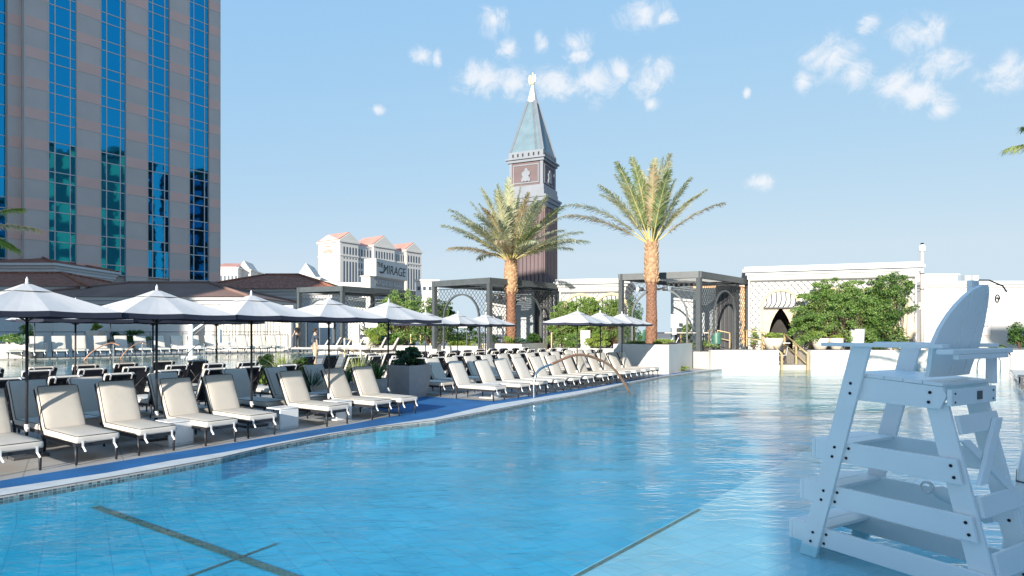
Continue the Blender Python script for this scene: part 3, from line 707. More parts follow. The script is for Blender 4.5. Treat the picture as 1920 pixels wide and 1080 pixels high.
# C shaped side tables
def make_table():
    t = thing('side_table', 'x', 'side table', (0, 0, 0))
    mb = MB(); mb.box(-.24, .24, -.22, .22, .40, .43, bev=.012); mb.build('table_top', 'whiteplastic', t)
    mb = MB(); mb.box(.205, .24, -.22, .22, .03, .395, bev=.012); mb.build('side_panel', 'whiteplastic', t)
    mb = MB(); mb.box(-.24, .24, -.22, .22, .0, .028, bev=.01); mb.build('base', 'whiteplastic', t)
    return t
T0 = make_table(); KIDS.clear(); first = True
for s, w, lab in ((1.92, -.78, 'between the third and fourth front loungers'), (4.15, -.72, 'between the fifth and sixth front loungers'), (5.65, -.62, 'between the sixth and seventh front loungers'),
                  (11.25, -.75, 'beside the first lounger past the copper handrail'), (1.15, 1.0, 'in the shade behind the second and third front loungers'), (3.9, 1.0, 'in the shade behind the fifth front lounger'), (6.5, 1.2, 'in the shade behind the seventh front lounger')):
    place(T0, first, RC(s, w), HEAD, 'white C-shaped side table ' + lab, 'white side tables between the loungers'); first = False

# ================================================================== handrail into the near pool
def railing(name, label, cat, pts, r, m, post=None, group=None):
    t = thing(name, label, cat, pts[0], 0, group)
    def smooth(p):
        p = [Vector(x) for x in p]
        for _ in range(3):
            q = [p[0]]
            for a_, b_ in zip(p[:-1], p[1:]): q += [a_.lerp(b_, .25), a_.lerp(b_, .75)]
            p = q + [p[-1]]
        return p
    mb = MB(); mb.tube(smooth(pts), r, 12); mb.build('rail', m, t, world=True)
    if post:
        mb = MB(); mb.tube(smooth(post), r * .9, 12); mb.build('post', 'steel', t, world=True)
    return t
a = G(1001, 746); b = G(1183, 735, -.1)
ln_ = b - a
def hp(f, z): v = a + ln_ * f; return Vector((v.x, v.y, z))
railing('handrail', 'arched copper handrail, its post coloured silver for changing light, stepping into the near pool', 'handrail', [hp(.16, .98), hp(.40, 1.30), hp(.62, 1.12), hp(.82, .75), hp(1, -.2)], .042, 'copper', [hp(0, 0), hp(0, .55), hp(.04, .86), hp(.17, .99)])  # one copper rail; the steel post paints how light changes its colour

# ================================================================== lifeguard chair
def lifeguard():
    org = Vector((2.89, 5.97, -.157)); rz = math.atan2(.861, -.509)
    t = thing('lifeguard_chair', 'tall white slatted lifeguard chair with bolted frame standing in the shallow water', 'lifeguard chair', org, rz)
    Z = .157                                       # world level 0 in local height
    th = .038
    def plank(name, p, q, w, d, par=t, bev=.006, up=(0, 1, 0)):
        mb = MB(); mb.bar(p, q, d, w, up=up, bev=bev)
        # bar: width along cross(up,a), depth along the third axis
        return mb.build(name, 'chair', par)
    def side(poly, y, name, thick=th):            # outline in local x,z at lateral y, thickness towards -y
        mb = MB(); mb.slab([(x, y, z) for x, z in poly], (0, -thick, 0))
        bmesh.ops.bevel(mb.bm, geom=list(mb.bm.edges), offset=.005, segments=2, affect='EDGES', profile=.5)
        return mb.build(name, 'chair', t)
    fx = lambda z: -.2565 * (z)                   # front leg centre line, z = world height
    rx = lambda z: -1.40 + .245 * z
    wf = .085
    def leg(fn, z0, z1, y, name):
        side([(fn(z0) - wf, z0 + Z), (fn(z1) - wf, z1 + Z), (fn(z1) + wf, z1 + Z), (fn(z0) + wf, z0 + Z)], y, name)
    YN, YF = 0.0, -.80
    leg(fx, -.155, 1.86, YN + .04, 'front_leg'); leg(fx, -.155, 1.86, YF + .0, 'front_leg')
    leg(rx, -.155, 1.42, YN - .045, 'rear_leg'); leg(rx, -.155, 1.42, YF + .085, 'rear_leg')
    def bolt(x, z, y, par=t):
        mb = MB(); mb.lathe([(.013, 0), (.013, .006), (.007, .010)], 10); mb.xf(Matrix.Translation((x, y, z + Z)) @ Matrix.Rotation(R(-90), 4, 'X')); mb.build('bolt', 'bolt', par)
    steps = [(.98, .19, .23), (.555, .19, .25), (.135, .18, .26)]
    for zt, hh, pr in steps:
        for y, nm in ((YN, 'side_rail'), (YF + .043, 'side_rail')):
            x0 = fx(zt) + pr; x1 = rx(zt - hh) + (-.075)
            side([(x0, zt - hh + Z), (x0, zt + Z), (rx(zt) - .06, zt + Z - .0), (rx(zt - hh) - .055, zt - hh + Z)], y, nm)
        # tread boards and riser
        xf_ = fx(zt) + pr
        for k in range(2):
            xa = xf_ + .0 - k * .165
            mb = MB(); mb.box(xa - .160, xa, YF + .0445, YN - .0405, zt - .032 + Z, zt - .001 + Z, bev=.005); mb.build('tread', 'chair', t)
        mb = MB(); mb.box(xf_ + .001, xf_ + .036, YF + .004, YN + .002, zt - hh + Z, zt - .002 + Z, bev=.005); mb.build('riser', 'chair', t)
        for dz in (.05, .14):
            z_ = zt - dz
            bolt(fx(z_) + .0, z_, YN + .0405); bolt(rx(z_) + .01 - .02, z_, YN + .0005)
            bolt(fx(z_) - .11, z_, YN + .0005)
            bolt(rx(z_), z_, YF + .0855)
    # seat box
    side([(-.30, 1.38 + Z), (-.32, 1.60 + Z), (-1.12, 1.55 + Z), (-1.15, 1.48 + Z), (-1.10, 1.37 + Z)], YN, 'side_rail')
    side([(-.30, 1.38 + Z), (-.32, 1.60 + Z), (-1.12, 1.55 + Z), (-1.15, 1.48 + Z), (-1.10, 1.37 + Z)], YF + .043, 'side_rail')
    for x_, z_ in ((-.385, 1.44), (-.39, 1.53)): bolt(x_, z_, YN + .0405)
    for x_, z_ in ((-1.02, 1.42), (-1.03, 1.50)): bolt(x_, z_, YN + .0005)
    for k in range(5):
        xa = -.355 - k * .155
        mb = MB(); mb.box(xa - .150, xa, YF + .0, YN + .0, 0, .03, bev=.006)
        mb.xf(Matrix.Translation((0, 0, 1.62 + Z)) @ Matrix.Rotation(R(-3.4), 4, 'Y') @ Matrix.Translation((0, 0, 0)))
        mb.build('seat_board', 'chair', t)
    # dark plate on the rear seat rail
    mb = MB(); mb.box(-1.19, -1.152, YF + .04, YN - .0, 1.40 + Z, 1.535 + Z, bev=.006); rr = mb.build('rear_rail', 'chair', t)
    mb = MB(); mb.box(-1.196, -1.1905, -.50, -.415, 1.435 + Z, 1.505 + Z); mb.build('name_plate', 'frame', rr)
    for y_ in (-.05, -.70):
        for z_ in (1.43, 1.50):
            mb = MB(); mb.lathe([(.008, 0), (.008, .006)], 8); mb.xf(Matrix.Translation((-1.1905, y_, z_ + Z)) @ Matrix.Rotation(R(-90), 4, 'Y')); mb.build('bolt', 'bolt', t)
    # curved slatted back
    prof = [(0, 1.9), (.03, 2.02), (.08, 2.12), (.15, 2.21), (.24, 2.29), (.33, 2.345), (.45, 2.38), (.56, 2.39), (.62, 2.34), (.68, 2.24), (.74, 2.08), (.78, 1.9)]
    def top(Lx):
        for (a0, z0), (a1, z1) in zip(prof[:-1], prof[1:]):
            if a0 <= Lx <= a1: return z0 + (z1 - z0) * (Lx - a0) / (a1 - a0)
        return 1.9
    def bx(z, Lx): return -.95 - (z - 1.6) * .26 - .10 * (1 - ((Lx - .4) / .42) ** 2)
    spl = [(.0, .310), (.324, .560), (.574, .78)]
    lo = [(.05, .340), (.354, .572), (.586, .74)]
    for (ta, tb), (ba, bb) in zip(spl, lo):
        n = 10; m_ = 16; mb = MB(); vf = []; vb = []
        for i in range(n + 1):
            rowf = []; rowb = []
            for j in range(m_ + 1):
                g = j / m_
                Lt = ta + (tb - ta) * i / n; zt_ = top(Lt); Lb = ba + (bb - ba) * i / n
                z = 1.62 + (zt_ - 1.62) * g
                q = min(1, (z - 1.62) / (1.9 - 1.62)); Lx = Lb + (Lt - Lb) * (q * q * (3 - 2 * q))
                x = -.95 - (z - 1.6) * .26 - .03 * math.sin(Lx / .8 * math.pi)
                rowf.append(mb.bm.verts.new((x, -Lx, z + Z))); rowb.append(mb.bm.verts.new((x - .034, -Lx, z + Z)))
            vf.append(rowf); vb.append(rowb)
        for i in range(n):
            for j in range(m_):
                mb.bm.faces.new((vf[i][j], vf[i + 1][j], vf[i + 1][j + 1], vf[i][j + 1])); mb.bm.faces.new((vb[i][j], vb[i][j + 1], vb[i + 1][j + 1], vb[i + 1][j]))
        for i in range(n):
            mb.bm.faces.new((vf[i][m_], vf[i + 1][m_], vb[i + 1][m_], vb[i][m_])); mb.bm.faces.new((vf[i][0], vb[i][0], vb[i + 1][0], vf[i + 1][0]))
        for j in range(m_):
            mb.bm.faces.new((vf[0][j], vf[0][j + 1], vb[0][j + 1], vb[0][j])); mb.bm.faces.new((vf[n][j], vb[n][j], vb[n][j + 1], vf[n][j + 1]))
        mb.build('back_slat', 'chair', t)
    mb = MB(); mb.box(-1.245, -1.12, YF - .14, YN + .10, 1.815 + Z, 1.855 + Z, bev=.008); mb.box(-1.245, -1.205, YF - .05, YN + .02, 1.775 + Z, 1.8145 + Z, bev=.004); mb.build('back_brace', 'chair', t)
    for y0, y1 in ((YN - .06, YN + .10), (YF - .12, YF + .04)):
        mb = MB(); mb.slab([(-.14, y0, 1.862 + Z), (-.14, y1, 1.862 + Z), (-.9, y1, 1.862 + Z), (-1.16, y1 - .02, 1.862 + Z), (-1.16, y0 + .03, 1.862 + Z), (-.7, y0, 1.862 + Z)], (0, 0, .032))
        bmesh.ops.bevel(mb.bm, geom=list(mb.bm.edges), offset=.007, segments=2, affect='EDGES', profile=.5); mb.build('armrest', 'chair', t)
    for y in (YF + .0,):
        mb = MB(); mb.box(-1.17, -1.10, y - .03, y + .02, 1.55 + Z, 1.855 + Z - .04, bev=.005); mb.build('arm_post', 'chair', t)
    # rear cross bars and V brace
    def xb(z, h):
        x = rx(z) - .086
        mb = MB(); mb.box(-.034, 0, YF + .046, YN - .084, 0, h, bev=.005); mb.xf(Matrix.Translation((x, 0, z + Z)) @ Matrix.Rotation(R(13.8), 4, 'Y')); mb.build('crossbar', 'chair', t)
    xb(1.17, .15); xb(.54, .16); xb(.10, .19)
    for (ya, za, yb, zb, o) in ((YF + .12, 1.27, YN - .12, .80, .04), (YN - .12, 1.13, YF + .14, .70, .001)):
        mb = MB(); wy = .065; pts = [(ya - wy, za), (ya + wy, za), (yb + wy, zb), (yb - wy, zb)]
        mb.slab([(rx(z) - .085 - o, y, z + Z) for y, z in pts], (-.032, 0, 0)); bmesh.ops.bevel(mb.bm, geom=list(mb.bm.edges), offset=.004, segments=1, affect='EDGES', profile=.5)
        mb.build('brace', 'chair', t)
    # block and wire hook at the top of the back
    mb = MB(); mb.box(-1.13, -1.09, -.60, -.47, 2.33 + Z, 2.43 + Z, bev=.004); hb = mb.build('top_block', 'chair', t)
    mb = MB(); pts = [(-1.16, -.52, 2.43 + Z), (-1.20, -.60, 2.43 + Z), (-1.26, -.70, 2.38 + Z), (-1.28, -.72, 2.33 + Z)]; mb.tube(pts, .006, 6)
    mb.build('wire_hook', 'bolt', hb)
    mb = MB(); mb.tube([(-1.22 - .0, -.70 - .045 * math.cos(k / 3) * (1 - k / 34), 2.27 + Z + .045 * math.sin(k / 3) * (1 - k / 34)) for k in range(28)], .0045, 6); mb.build('wire_coil', 'bolt', hb)
    return t
lifeguard()
# rescue gear hung behind the chair
def local(o, p):
    return MATS[o.name] @ Vector(p)
lc = [o for o in bpy.data.objects if o.name == 'lifeguard_chair'][0]
p = local(lc, (-1.02, -1.22, 0)); t = thing('rescue_board', 'pale blue rounded rescue board with dark seams leaning behind the lifeguard chair', 'rescue board', p, lc.rotation_euler.z + R(20))
mb = MB(); out_ = []
for k in range(13): 
    a_ = math.pi * k / 12; out_.append((-.0, .27 * math.cos(a_), 1.02 + .26 * math.sin(a_)))
out_ += [(0, -.30, .3), (0, -.24, .0), (0, .24, .0), (0, .30, .3)]
mb.slab(out_, (-.16, 0, 0)); bmesh.ops.bevel(mb.bm, geom=list(mb.bm.edges), offset=.05, segments=4, affect='EDGES', profile=.5)
for f in mb.bm.faces: f.smooth = True
mb.xf(Matrix.Rotation(R(-9), 4, 'Y')).build('board', 'chair', t)
mb = MB()
for z in (.62, .86): mb.box(-.166, .006, -.285, .285, z, z + .012)
mb.xf(Matrix.Rotation(R(-9), 4, 'Y')).build('strap', 'frame', t)
p = local(lc, (-.78, -.55, .58 + .157)); t = thing('rescue_tube', 'small white rescue tube with a coiled strap hanging inside the chair frame', 'rescue tube', p, lc.rotation_euler.z)
mb = MB(); mb.tube([(0, 0, 0), (-.04, -.06, -.02), (-.20, -.16, -.10), (-.34, -.24, -.2), (-.37, -.26, -.22)], [.02, .06, .07, .06, .02], 14); mb.build('tube_body', 'chair', t)
mb = MB(); mb.tube([(.02 + .05 * math.cos(k * .5), .04 + .02 * math.sin(k * .25), .02 + .05 * math.sin(k * .5)) for k in range(26)], .008, 8); mb.build('strap_loop', 'whiteplastic', t)

# ================================================================== hotel tower on the left
class Line:
    def __init__(s, px, Y, d): s.o = Vector((XA(px, Y), Y, 0)); s.d = Vector((d[0], d[1], 0)).normalized(); s.n = Vector((s.d.y, -s.d.x, 0))
    def s_at(s, px): k = (px - 960) / F; return (k * s.o.y - s.o.x) / (s.d.x - k * s.d.y)
    def T(s): return Matrix(((s.d.x, -s.n.x, 0, s.o.x), (s.d.y, -s.n.y, 0, s.o.y), (0, 0, 1, 0), (0, 0, 0, 1)))   # local x along, y into the building, z up
    def P(s, x, y, z): return s.T() @ Vector((x, y, z))
def fitT(line, z=0):
    T = line.T().copy(); return T
def line_thing(name, label, cat, line, z=0, group=None):
    rz = math.atan2(line.d.y, line.d.x)
    return thing(name, label, cat, (line.o.x, line.o.y, z), rz, group)
# (a thing's local frame made by line_thing has x along the line and y to the left of it = into the building)

TL = Line(402, 86, (.617, .787))
tw = line_thing('hotel_tower', 'tall grey granite hotel tower with pink bands and blue mirror glass strips', 'hotel tower', TL)
strips = [(92, 143), (190, 236), (278, 318), (356, 392)]
S = lambda px: TL.s_at(px)
xr = S(413.5); xfold = S(45); ZB, ZT = -12, 61.6
s0a = S(20); sm0 = xfold - 4.0
def bandsboxes(mb, x0, x1, y, z0=5.9, mi=0):
    for k in range(-1, 16):
        zc = 9.5 + 3.4 * k; mb.box(x0, x1, y, y + .3, zc - .6, zc + .6, mi)
walls = []; cur = xfold
for a_, b_ in strips: walls.append((cur, S(a_))); cur = S(b_)
walls.append((cur, xr))
mb = MB()
for a_, b_ in walls: mb.box(a_, b_, 0, 14, ZB, ZT)
mb.box(xfold - 1.25, xfold - .01, .9, 14, ZB, ZT); mb.box(xfold - 12.5, xfold - 12, 2.0, 14, ZB, ZT)
for a_, b_ in strips: mb.box(S(a_) + .001, S(b_) - .001, .5, 13.9, ZB, ZT - .05)
mb.box(xfold - 12, xfold - 1.26, 2.6, 13.9, ZB, ZT - .05)
for a_, b_ in walls: bandsboxes(mb, a_ + .03, b_ - .03, -.03, mi=1)
bandsboxes(mb, xr - .27, xr + .03, .3, mi=1); bandsboxes(mb, xfold - 1.22, xfold - .05, .87, mi=1)
mb.build('wall', ['stone', 'pink'], tw)
mb = MB()
for a_, b_ in walls:
    n_ = max(1, round((b_ - a_) / 3.4))
    for i in range(n_ + 1):
        x = a_ + (b_ - a_) * i / n_; x = min(max(x, a_ + .05), b_ - .05); mb.box(x - .03, x + .03, -.05, .1, ZB, ZT)
    for k in range(-1, 16):
        for dz in (-.62, .62): mb.box(a_, b_, -.036, .05, 9.5 + 3.4 * k + dz - .02, 9.5 + 3.4 * k + dz + .02)
mb.build('panel_joint', 'mullion', tw)
def tower_window(x0, x1, y, k):
    zc = 9.5 + 3.4 * k; z0, z1 = zc - .6, zc + 2.8
    mb = MB(); w = x1 - x0
    for (a_, b_) in ((0, .23), (.23, .79), (.79, 1)):
        for (c_, e_) in ((z0, z0 + 1.2), (z0 + 1.2, z1)):
            j1, j2, j3 = rnd.uniform(-.006, .006), rnd.uniform(-.006, .006), rnd.uniform(-.006, .006); mb.quad([(x0 + w * a_, y + j1, c_), (x0 + w * b_, y + j2, c_), (x0 + w * b_, y + j2 + j3, e_), (x0 + w * a_, y + j1 + j3, e_)])
    g = mb.build('window', 'tglass', tw, recalc=False)
    mb = MB()
    for a_ in (.0, .23, .79, 1): mb.box(x0 + w * a_ - (.05 if a_ else -.02), x0 + w * a_ + (.05 if a_ < 1 else -.02), y - .07, y + .04, z0, z1)
    for z in (z0, z0 + 1.2): mb.box(x0 + .02, x1 - .02, y - .06, y + .05, z - .05, z + .05)
    mb.build('window_frame', 'mullion', g)
for k in range(0, 15):
    for a_, b_ in strips: tower_window(S(a_), S(b_), .22, k)
    tower_window(xfold - 1.26 - 5.5, xfold - 1.26, 1.6, k)

# behind the camera: blocks added for shade; beside it: buildings mirrored in the glass
def plain_block(name, label, x0, x1, y0, y1, z1, m, m2, storeys, nx, arch=False, z0=-12):
    t = thing(name, label, 'hotel building', ((x0 + x1) / 2, (y0 + y1) / 2, z0))
    mb = MB(); mb.box(x0, x1, y0, y1, z0, z1); mb.box(x0 - .5, x1 + .5, y0 - .5, y1 + .5, z1, z1 + 1.0); mb.build('wall', m, t, world=True)
    mb = MB(); hs = (z1 - z0) / storeys
    for k in range(storeys):
        zc = z0 + hs * (k + .5)
        n = max(2, int((y1 - y0) / nx))
        for i in range(n):
            yc = y0 + (y1 - y0) * (i + .5) / n
            for xx in (x0 - .06, x1 - .02): mb.box(xx, xx + .08, yc - nx * .28, yc + nx * .28, zc - hs * .32, zc + hs * .32)
        n = max(2, int((x1 - x0) / nx))
        for i in range(n):
            xc = x0 + (x1 - x0) * (i + .5) / n
            mb.box(xc - nx * .28, xc + nx * .28, y1 - .02, y1 + .06, zc - hs * .32, zc + hs * .32)
    o = mb.build('window_rows', m2, t, world=True); o['kind'] = 'stuff'
    return t
plain_block('hotel_tower', 'unseen tall grey tower far behind the camera on the left, added for its shadow', -104, -60, -45, -20, 95, 'stone', 'tglass', 32, 4)  # unseen; placed and sized to shade the grey tower and left pavilions
plain_block('offscreen_wing', 'unseen pale block directly behind the camera, sized to shade the lifeguard chair', -7.6, 8.5, -34, -20.2, 9.6, 'white', 'fwin', 5, 3.5)  # unseen; width and height set so its shadow covers the chair
plain_block('offscreen_wing', 'unseen higher pale block behind the camera, added to shade the right wall', 8.6, 46, -34, -20.2, 19, 'white', 'fwin', 8, 3.5)  # unseen; raised so its shadow reaches the white wall at the right
plain_block('offscreen_wing', 'brown brick hotel wing with cream window surrounds, reflected in the tower glass', 62, 78, 18, 44, 52, 'brickc', 'creamtrim', 9, 6)
plain_block('glass_tower', 'dark glass tower reflected low in the mirror strips', 72, 96, 48, 72, 50, 'dark', 'tglass', 14, 4)
plain_block('glass_tower', 'dark low glass block reflected beside the orange wing', 66, 90, -25, 12, 38, 'dark', 'tglass', 10, 4)

# ================================================================== bell tower
th_ = R(24.3); wT = 13.7
ct = Vector((11.43 - .5 * wT * math.cos(th_) + .5 * wT * math.sin(th_), 230 + .5 * wT * math.sin(th_) + .5 * wT * math.cos(th_), 0))
bt = thing('bell_tower', 'brick bell tower with pale belfry and pointed blue-green spire behind the left palm', 'bell tower', (ct.x, ct.y, -12), -th_)
def sq(mb, w, z0, z1, mi=0, w2=None):
    h = w / 2; z0 += 12; z1 += 12
    if w2 is None: mb.box(-h, h, -h, h, z0, z1, mi); return
    g = w2 / 2
    a_ = [(-h, -h, z0), (h, -h, z0), (h, h, z0), (-h, h, z0)]; b_ = [(-g, -g, z1), (g, -g, z1), (g, g, z1), (-g, g, z1)]
    va = [mb.bm.verts.new(p) for p in a_]; vb = [mb.bm.verts.new(p) for p in b_]
    mb.bm.faces.new(list(reversed(va))).material_index = mi; mb.bm.faces.new(vb).material_index = mi
    for i in range(4): mb.bm.faces.new((va[i], va[(i + 1) % 4], vb[(i + 1) % 4], vb[i])).material_index = mi
mb = MB(); sq(mb, 14.2, -12, 49.5)
h = 7.1
for i in range(9):
    x = -h + .9 + i * (2 * h - 1.8) / 8
    for (dx, dy) in ((0, -1), (1, 0), (0, 1), (-1, 0)):
        if dy: mb.box(x - .45, x + .45, dy * (h + .25) - .25, dy * (h + .25) + .25, 0, 61)
        else: mb.box(dx * (h + .25) - .25, dx * (h + .25) + .25, x - .45, x + .45, 0, 61)
mb.build('shaft', 'brickc', bt)
mb = MB()
for w_, a_, b_ in ((15.4, 48.6, 50.2), (16.6, 50.2, 51.6), (17.4, 51.6, 52.4), (15.0, 52.4, 54.5), (14.6, 54.5, 56.4)): sq(mb, w_, a_, b_)
mb.build('cornice', 'towerstone', bt)
mb = MB(); sq(mb, 13.5, 56.4, 65.3, 0)
mb.build('belfry_wall', 'brickc', bt)
mb = MB()
for sx in (-1, 1):
    for sy in (-1, 1): mb.box(sx * 6.3 - .55, sx * 6.3 + .55, sy * 6.3 - .55, sy * 6.3 + .55, 68.4, 77.3)
mb.box(-7.4, 7.4, -7.4, 7.4, 77.3, 78.3); mb.box(-8.0, 8.0, -8.0, 8.0, 78.3, 78.9); mb.box(-7.0, 7.0, -7.0, 7.0, 78.9, 81.4)
for q in range(4):
    T = Matrix.Rotation(math.pi / 2 * q, 4, 'Z'); m2 = MB()
    for (x0_, x1_, z0_, z1_) in ((-5.2, 5.2, 76.0, 76.4), (-5.2, 5.2, 69.3, 69.7), (-5.2, -4.85, 69.7, 76.0), (4.85, 5.2, 69.7, 76.0)): mb.box(x0_, x1_, -6.95, -6.7, z0_, z1_, T=None if q == 0 else None) if q == 0 else mb.slab([T @ Vector((x0_, -6.95, z0_)), T @ Vector((x1_, -6.95, z0_)), T @ Vector((x1_, -6.95, z1_)), T @ Vector((x0_, -6.95, z1_))], T.to_3x3() @ Vector((0, .25, 0)))
    m2.bm.free()
mb.build('belfry_trim', 'towerstone', bt)
for q in (0, 1):
    T = Matrix.Rotation(math.pi / 2 * q, 4, 'Z'); mb = MB()
    for (x, z, rx_, rz_) in ((0, 71.2, 1.5, 1.3), (-.6, 72.8, 1.0, 1.1), (.9, 73.0, .9, 1.0), (.2, 74.2, .7, .8), (-1.3, 70.6, .5, .8), (1.4, 70.6, .5, .8)):
        pts = [T @ Vector((x + rx_ * math.cos(a * .785), -6.78, z + rz_ * math.sin(a * .785))) for a in range(8)]
        mb.slab(pts, T.to_3x3() @ Vector((0, -.35 - .05 * rx_, 0)))
    mb.build('relief', 'towerstone', bt)
mb = MB()
for sy in (-1,):
    for x in (-5.2, -3.2, -1.2, 1.2, 3.2, 5.2): mb.box(x - .3, x + .3, -7.06, -6.98, 79.4, 80.6)
for y in (-5.2, -3.2, -1.2, 1.2, 3.2, 5.2): mb.box(6.98, 7.06, y - .3, y + .3, 79.4, 80.6)
mb.build('parapet_opening', 'dark', bt)
mb = MB(); sq(mb, 13.2, 69.4, 90.0, 0, 2.9)
mb.build('spire', 'verdigris', bt)
mb = MB()
def sp_pt(sx, sy, f): r_ = 6.6 + (1.45 - 6.6) * f; return Vector((sx * r_, sy * r_, 81.4 + 20.6 * f))
for sx, sy in ((-1, -1), (1, -1), (1, 1), (-1, 1)): mb.bar(sp_pt(sx, sy, 0), sp_pt(sx, sy, 1), 1.0, .5)
mb.build('spire_edge', 'towerstone', bt)
mb = MB()
for y_ in ((.62, -1),):
    p0_, p1_ = sp_pt(.62, -1, .0), sp_pt(.35, -1, 1)
    for dx in (-.32, .32): mb.bar(p0_ + Vector((dx, -.15, 0)), p1_ + Vector((dx, -.15, 0)), .12)
    for i in range(40):
        c_ = p0_.lerp(p1_, i / 40) + Vector((0, -.15, 0)); mb.bar(c_ - Vector((.32, 0, 0)), c_ + Vector((.32, 0, 0)), .1)
mb.build('ladder', 'towerstone', bt)
mb = MB(); sq(mb, 3.3, 89.6, 96.6, 0, .7); mb.build('spire_tip', 'whitetrim', bt)
mb = MB(); mb.lathe([(.45, 104.8), (.75, 105.6), (.6, 106.8), (.8, 107.8), (.35, 108.6), (.45, 109.2), (.2, 109.8)], 10)
mb.slab([(-.3, .1, 106.0), (-1.5, .3, 105.2), (-2.0, .3, 107.2), (-1.7, .3, 109.0), (-.9, .2, 108.9), (-.4, .1, 108.0)], (0, .3, 0)); mb.slab([(.3, .1, 108.0), (.9, .2, 108.9), (1.1, .3, 107.4), (.8, .2, 106.2), (.3, .1, 106.4)], (0, .3, 0))
mb.xf(Matrix.Translation((0, 0, 3.6))); mb.build('statue', 'giltstatue', bt)

# ================================================================== far hotels
FL = Line(637, 480, (51, 72))
S2 = lambda px: FL.s_at(px)
hz = lambda y, Y=480: CZ + (H - y) / F * Y
ch = line_thing('hotel_building', 'far white hotel with pediments and red roofs behind the casino sign', 'hotel', FL, -12)
Lh = S2(786); mb = MB()
mb.box(0, Lh, 0, 24, 0, 82.2); e1, e2, e3, e4 = S2(669), S2(698), S2(737), S2(759)
for a_, b_ in ((-1.2, e1), (e2, e3), (e4, Lh + .8)):
    mb.box(a_, b_, -1.8, 24.4, 0, 82.8); mb.box(a_ - 1, b_ + 1, -2.8, 25.4, 82.8, 84.2)
    mb.slab([(a_ - .8, -2.4, 84.2), (b_ + .8, -2.4, 84.2), ((a_ + b_) / 2, -2.4, 84.2 + (b_ - a_) * .36)], (0, 1.0, 0))
mb.slab([(-2.0, -2, 84.2), (-2.0, 24.6, 84.2), (-2.0, 11.3, 89.0)], (1.0, 0, 0))
mb.box(-.3, Lh + .3, -.9, .2, 72.2, 73.4); mb.box(-1.8, -1.2, -1.8, 24.4, 72.2, 73.4)
for a_, b_ in ((-1.4, e1 + .2), (e2 - .2, e3 + .2), (e4 - .2, Lh + .9)): mb.box(a_, b_, -2.3, -1.8, 72.2, 73.4)
mb.build('wall', 'hotelwhite', ch)
mb = MB()
for a_, b_ in ((-1.2, e1), (e2, e3), (e4, Lh + .8)):
    c_ = (a_ + b_) / 2; hh = (b_ - a_) * .36
    for sx, xx in ((a_ - 1.2, c_), (b_ + 1.2, c_)): mb.slab([(sx, -1.3, 84.3), (sx, 24, 84.3), (xx, 24, 84.5 + hh), (xx, -1.3, 84.5 + hh)], (0, 0, .5))
mb.slab([(e1, 1, 82.3), (e2, 1, 82.3), (e2, 12, 86.5), (e1, 12, 86.5)], (0, 0, .4)); mb.slab([(e3, 1, 82.3), (e4, 1, 82.3), (e4, 12, 86.5), (e3, 12, 86.5)], (0, 0, .4))
mb.build('roof', 'red_roof', ch)
def fwin(nm, x, y, w, z0, z1, arch=False):
    mb = MB(); mb.box(x - w / 2, x + w / 2, y - .12, y + .1, z0, z1)
    if arch: mb.lathe([(w / 2, 0), (w / 2, .2)], 12); 
    if arch:
        vs_ = list(mb.bm.verts)[8:]
        for v in vs_: v.co = Vector((x + v.co.x, y - .11 + v.co.z, z1 + v.co.y))
    mb.build(nm, 'fwin', ch)
bays = []
for (a_, b_, y, n) in ((1.2, e1 - 1, -1.8, 5), (e1 + .6, e2 - .6, 0, 5), (e2 + 1.2, e3 - 1.2, -1.8, 7), (e3 + .6, e4 - .6, 0, 5), (e4 + 1.0, Lh - .6, -1.8, 5)):
    for i in range(n):
        x = a_ + (b_ - a_) * (i + .5) / n; w = (b_ - a_) / n * .42
        fwin('window', x, y, w, 73.8, 79.0, True); 
        fwin('small_window', x, y, w * .8, 70.3, 71.4)
        if i != -1 and y < 0: fwin('tall_window', x, y, w, 50, 68.3)
        else:
            fwin('window', x, y, w, 64, 68.3); fwin('window', x, y, w, 58, 62)
fz = Matrix.Translation((-1.87, 12, 78.5)) @ Matrix(((0, 0, -1, 0), (-1, 0, 0, 0), (0, 1, 0, 0), (0, 0, 0, 1)))
textmesh('lettering', 'HOTEL', 1, 'orange_ink', ch, fz @ Matrix.Translation((0, -2.2, 0)), .06, width=11, height=2.6)
textmesh('lettering', 'NOBU', 1, 'orange_ink', ch, fz @ Matrix.Translation((0, 1.6, 0)), .06, width=5, height=1.2)

SL = Line(701, 300, (9.6, 28))
sg = line_thing('casino_sign', 'white casino sign reading THE MIRAGE above a grey band and blank screen', 'sign', SL, -12)
Ls = SL.s_at(757)
mb = MB(); mb.box(-3.2, Ls + .4, 0, 5, 0, 40.2); mb.box(-.2, Ls + 1.6, -1.4, 5.2, 40.6, 49.0); mb.box(-4, Ls + 1, -.3, 5.3, 40.2, 40.6)
mb.build('sign_body', 'hotelwhite', sg)
mb = MB(); mb.box(.8, Ls - .4, -.3, 0, 35.8, 39.8); mb.build('name_band', 'band', sg)
mb = MB(); mb.box(1.4, Ls - .8, -.25, 0, 14, 34.4); mb.build('screen', 'screen', sg)
ft = lambda x, z, y=-1.45: Matrix(((1, 0, 0, x), (0, 0, -1, y), (0, 1, 0, z), (0, 0, 0, 1)))
textmesh('lettering', 'MIRAGE', 1, 'ink', sg, ft(Ls * .60, 44.6), .06, width=Ls * .76, height=4.4, shear=.12)
textmesh('lettering', 'THE', 1, 'ink', sg, ft(Ls * .115, 46.3), .06, width=Ls * .18, height=2.2)
textmesh('lettering', 'CIRQUE DU SOLEIL', 1, 'hotelwhite', sg, ft(Ls * .5, 37.8, -.35), .05, width=Ls * .86, height=2.6)
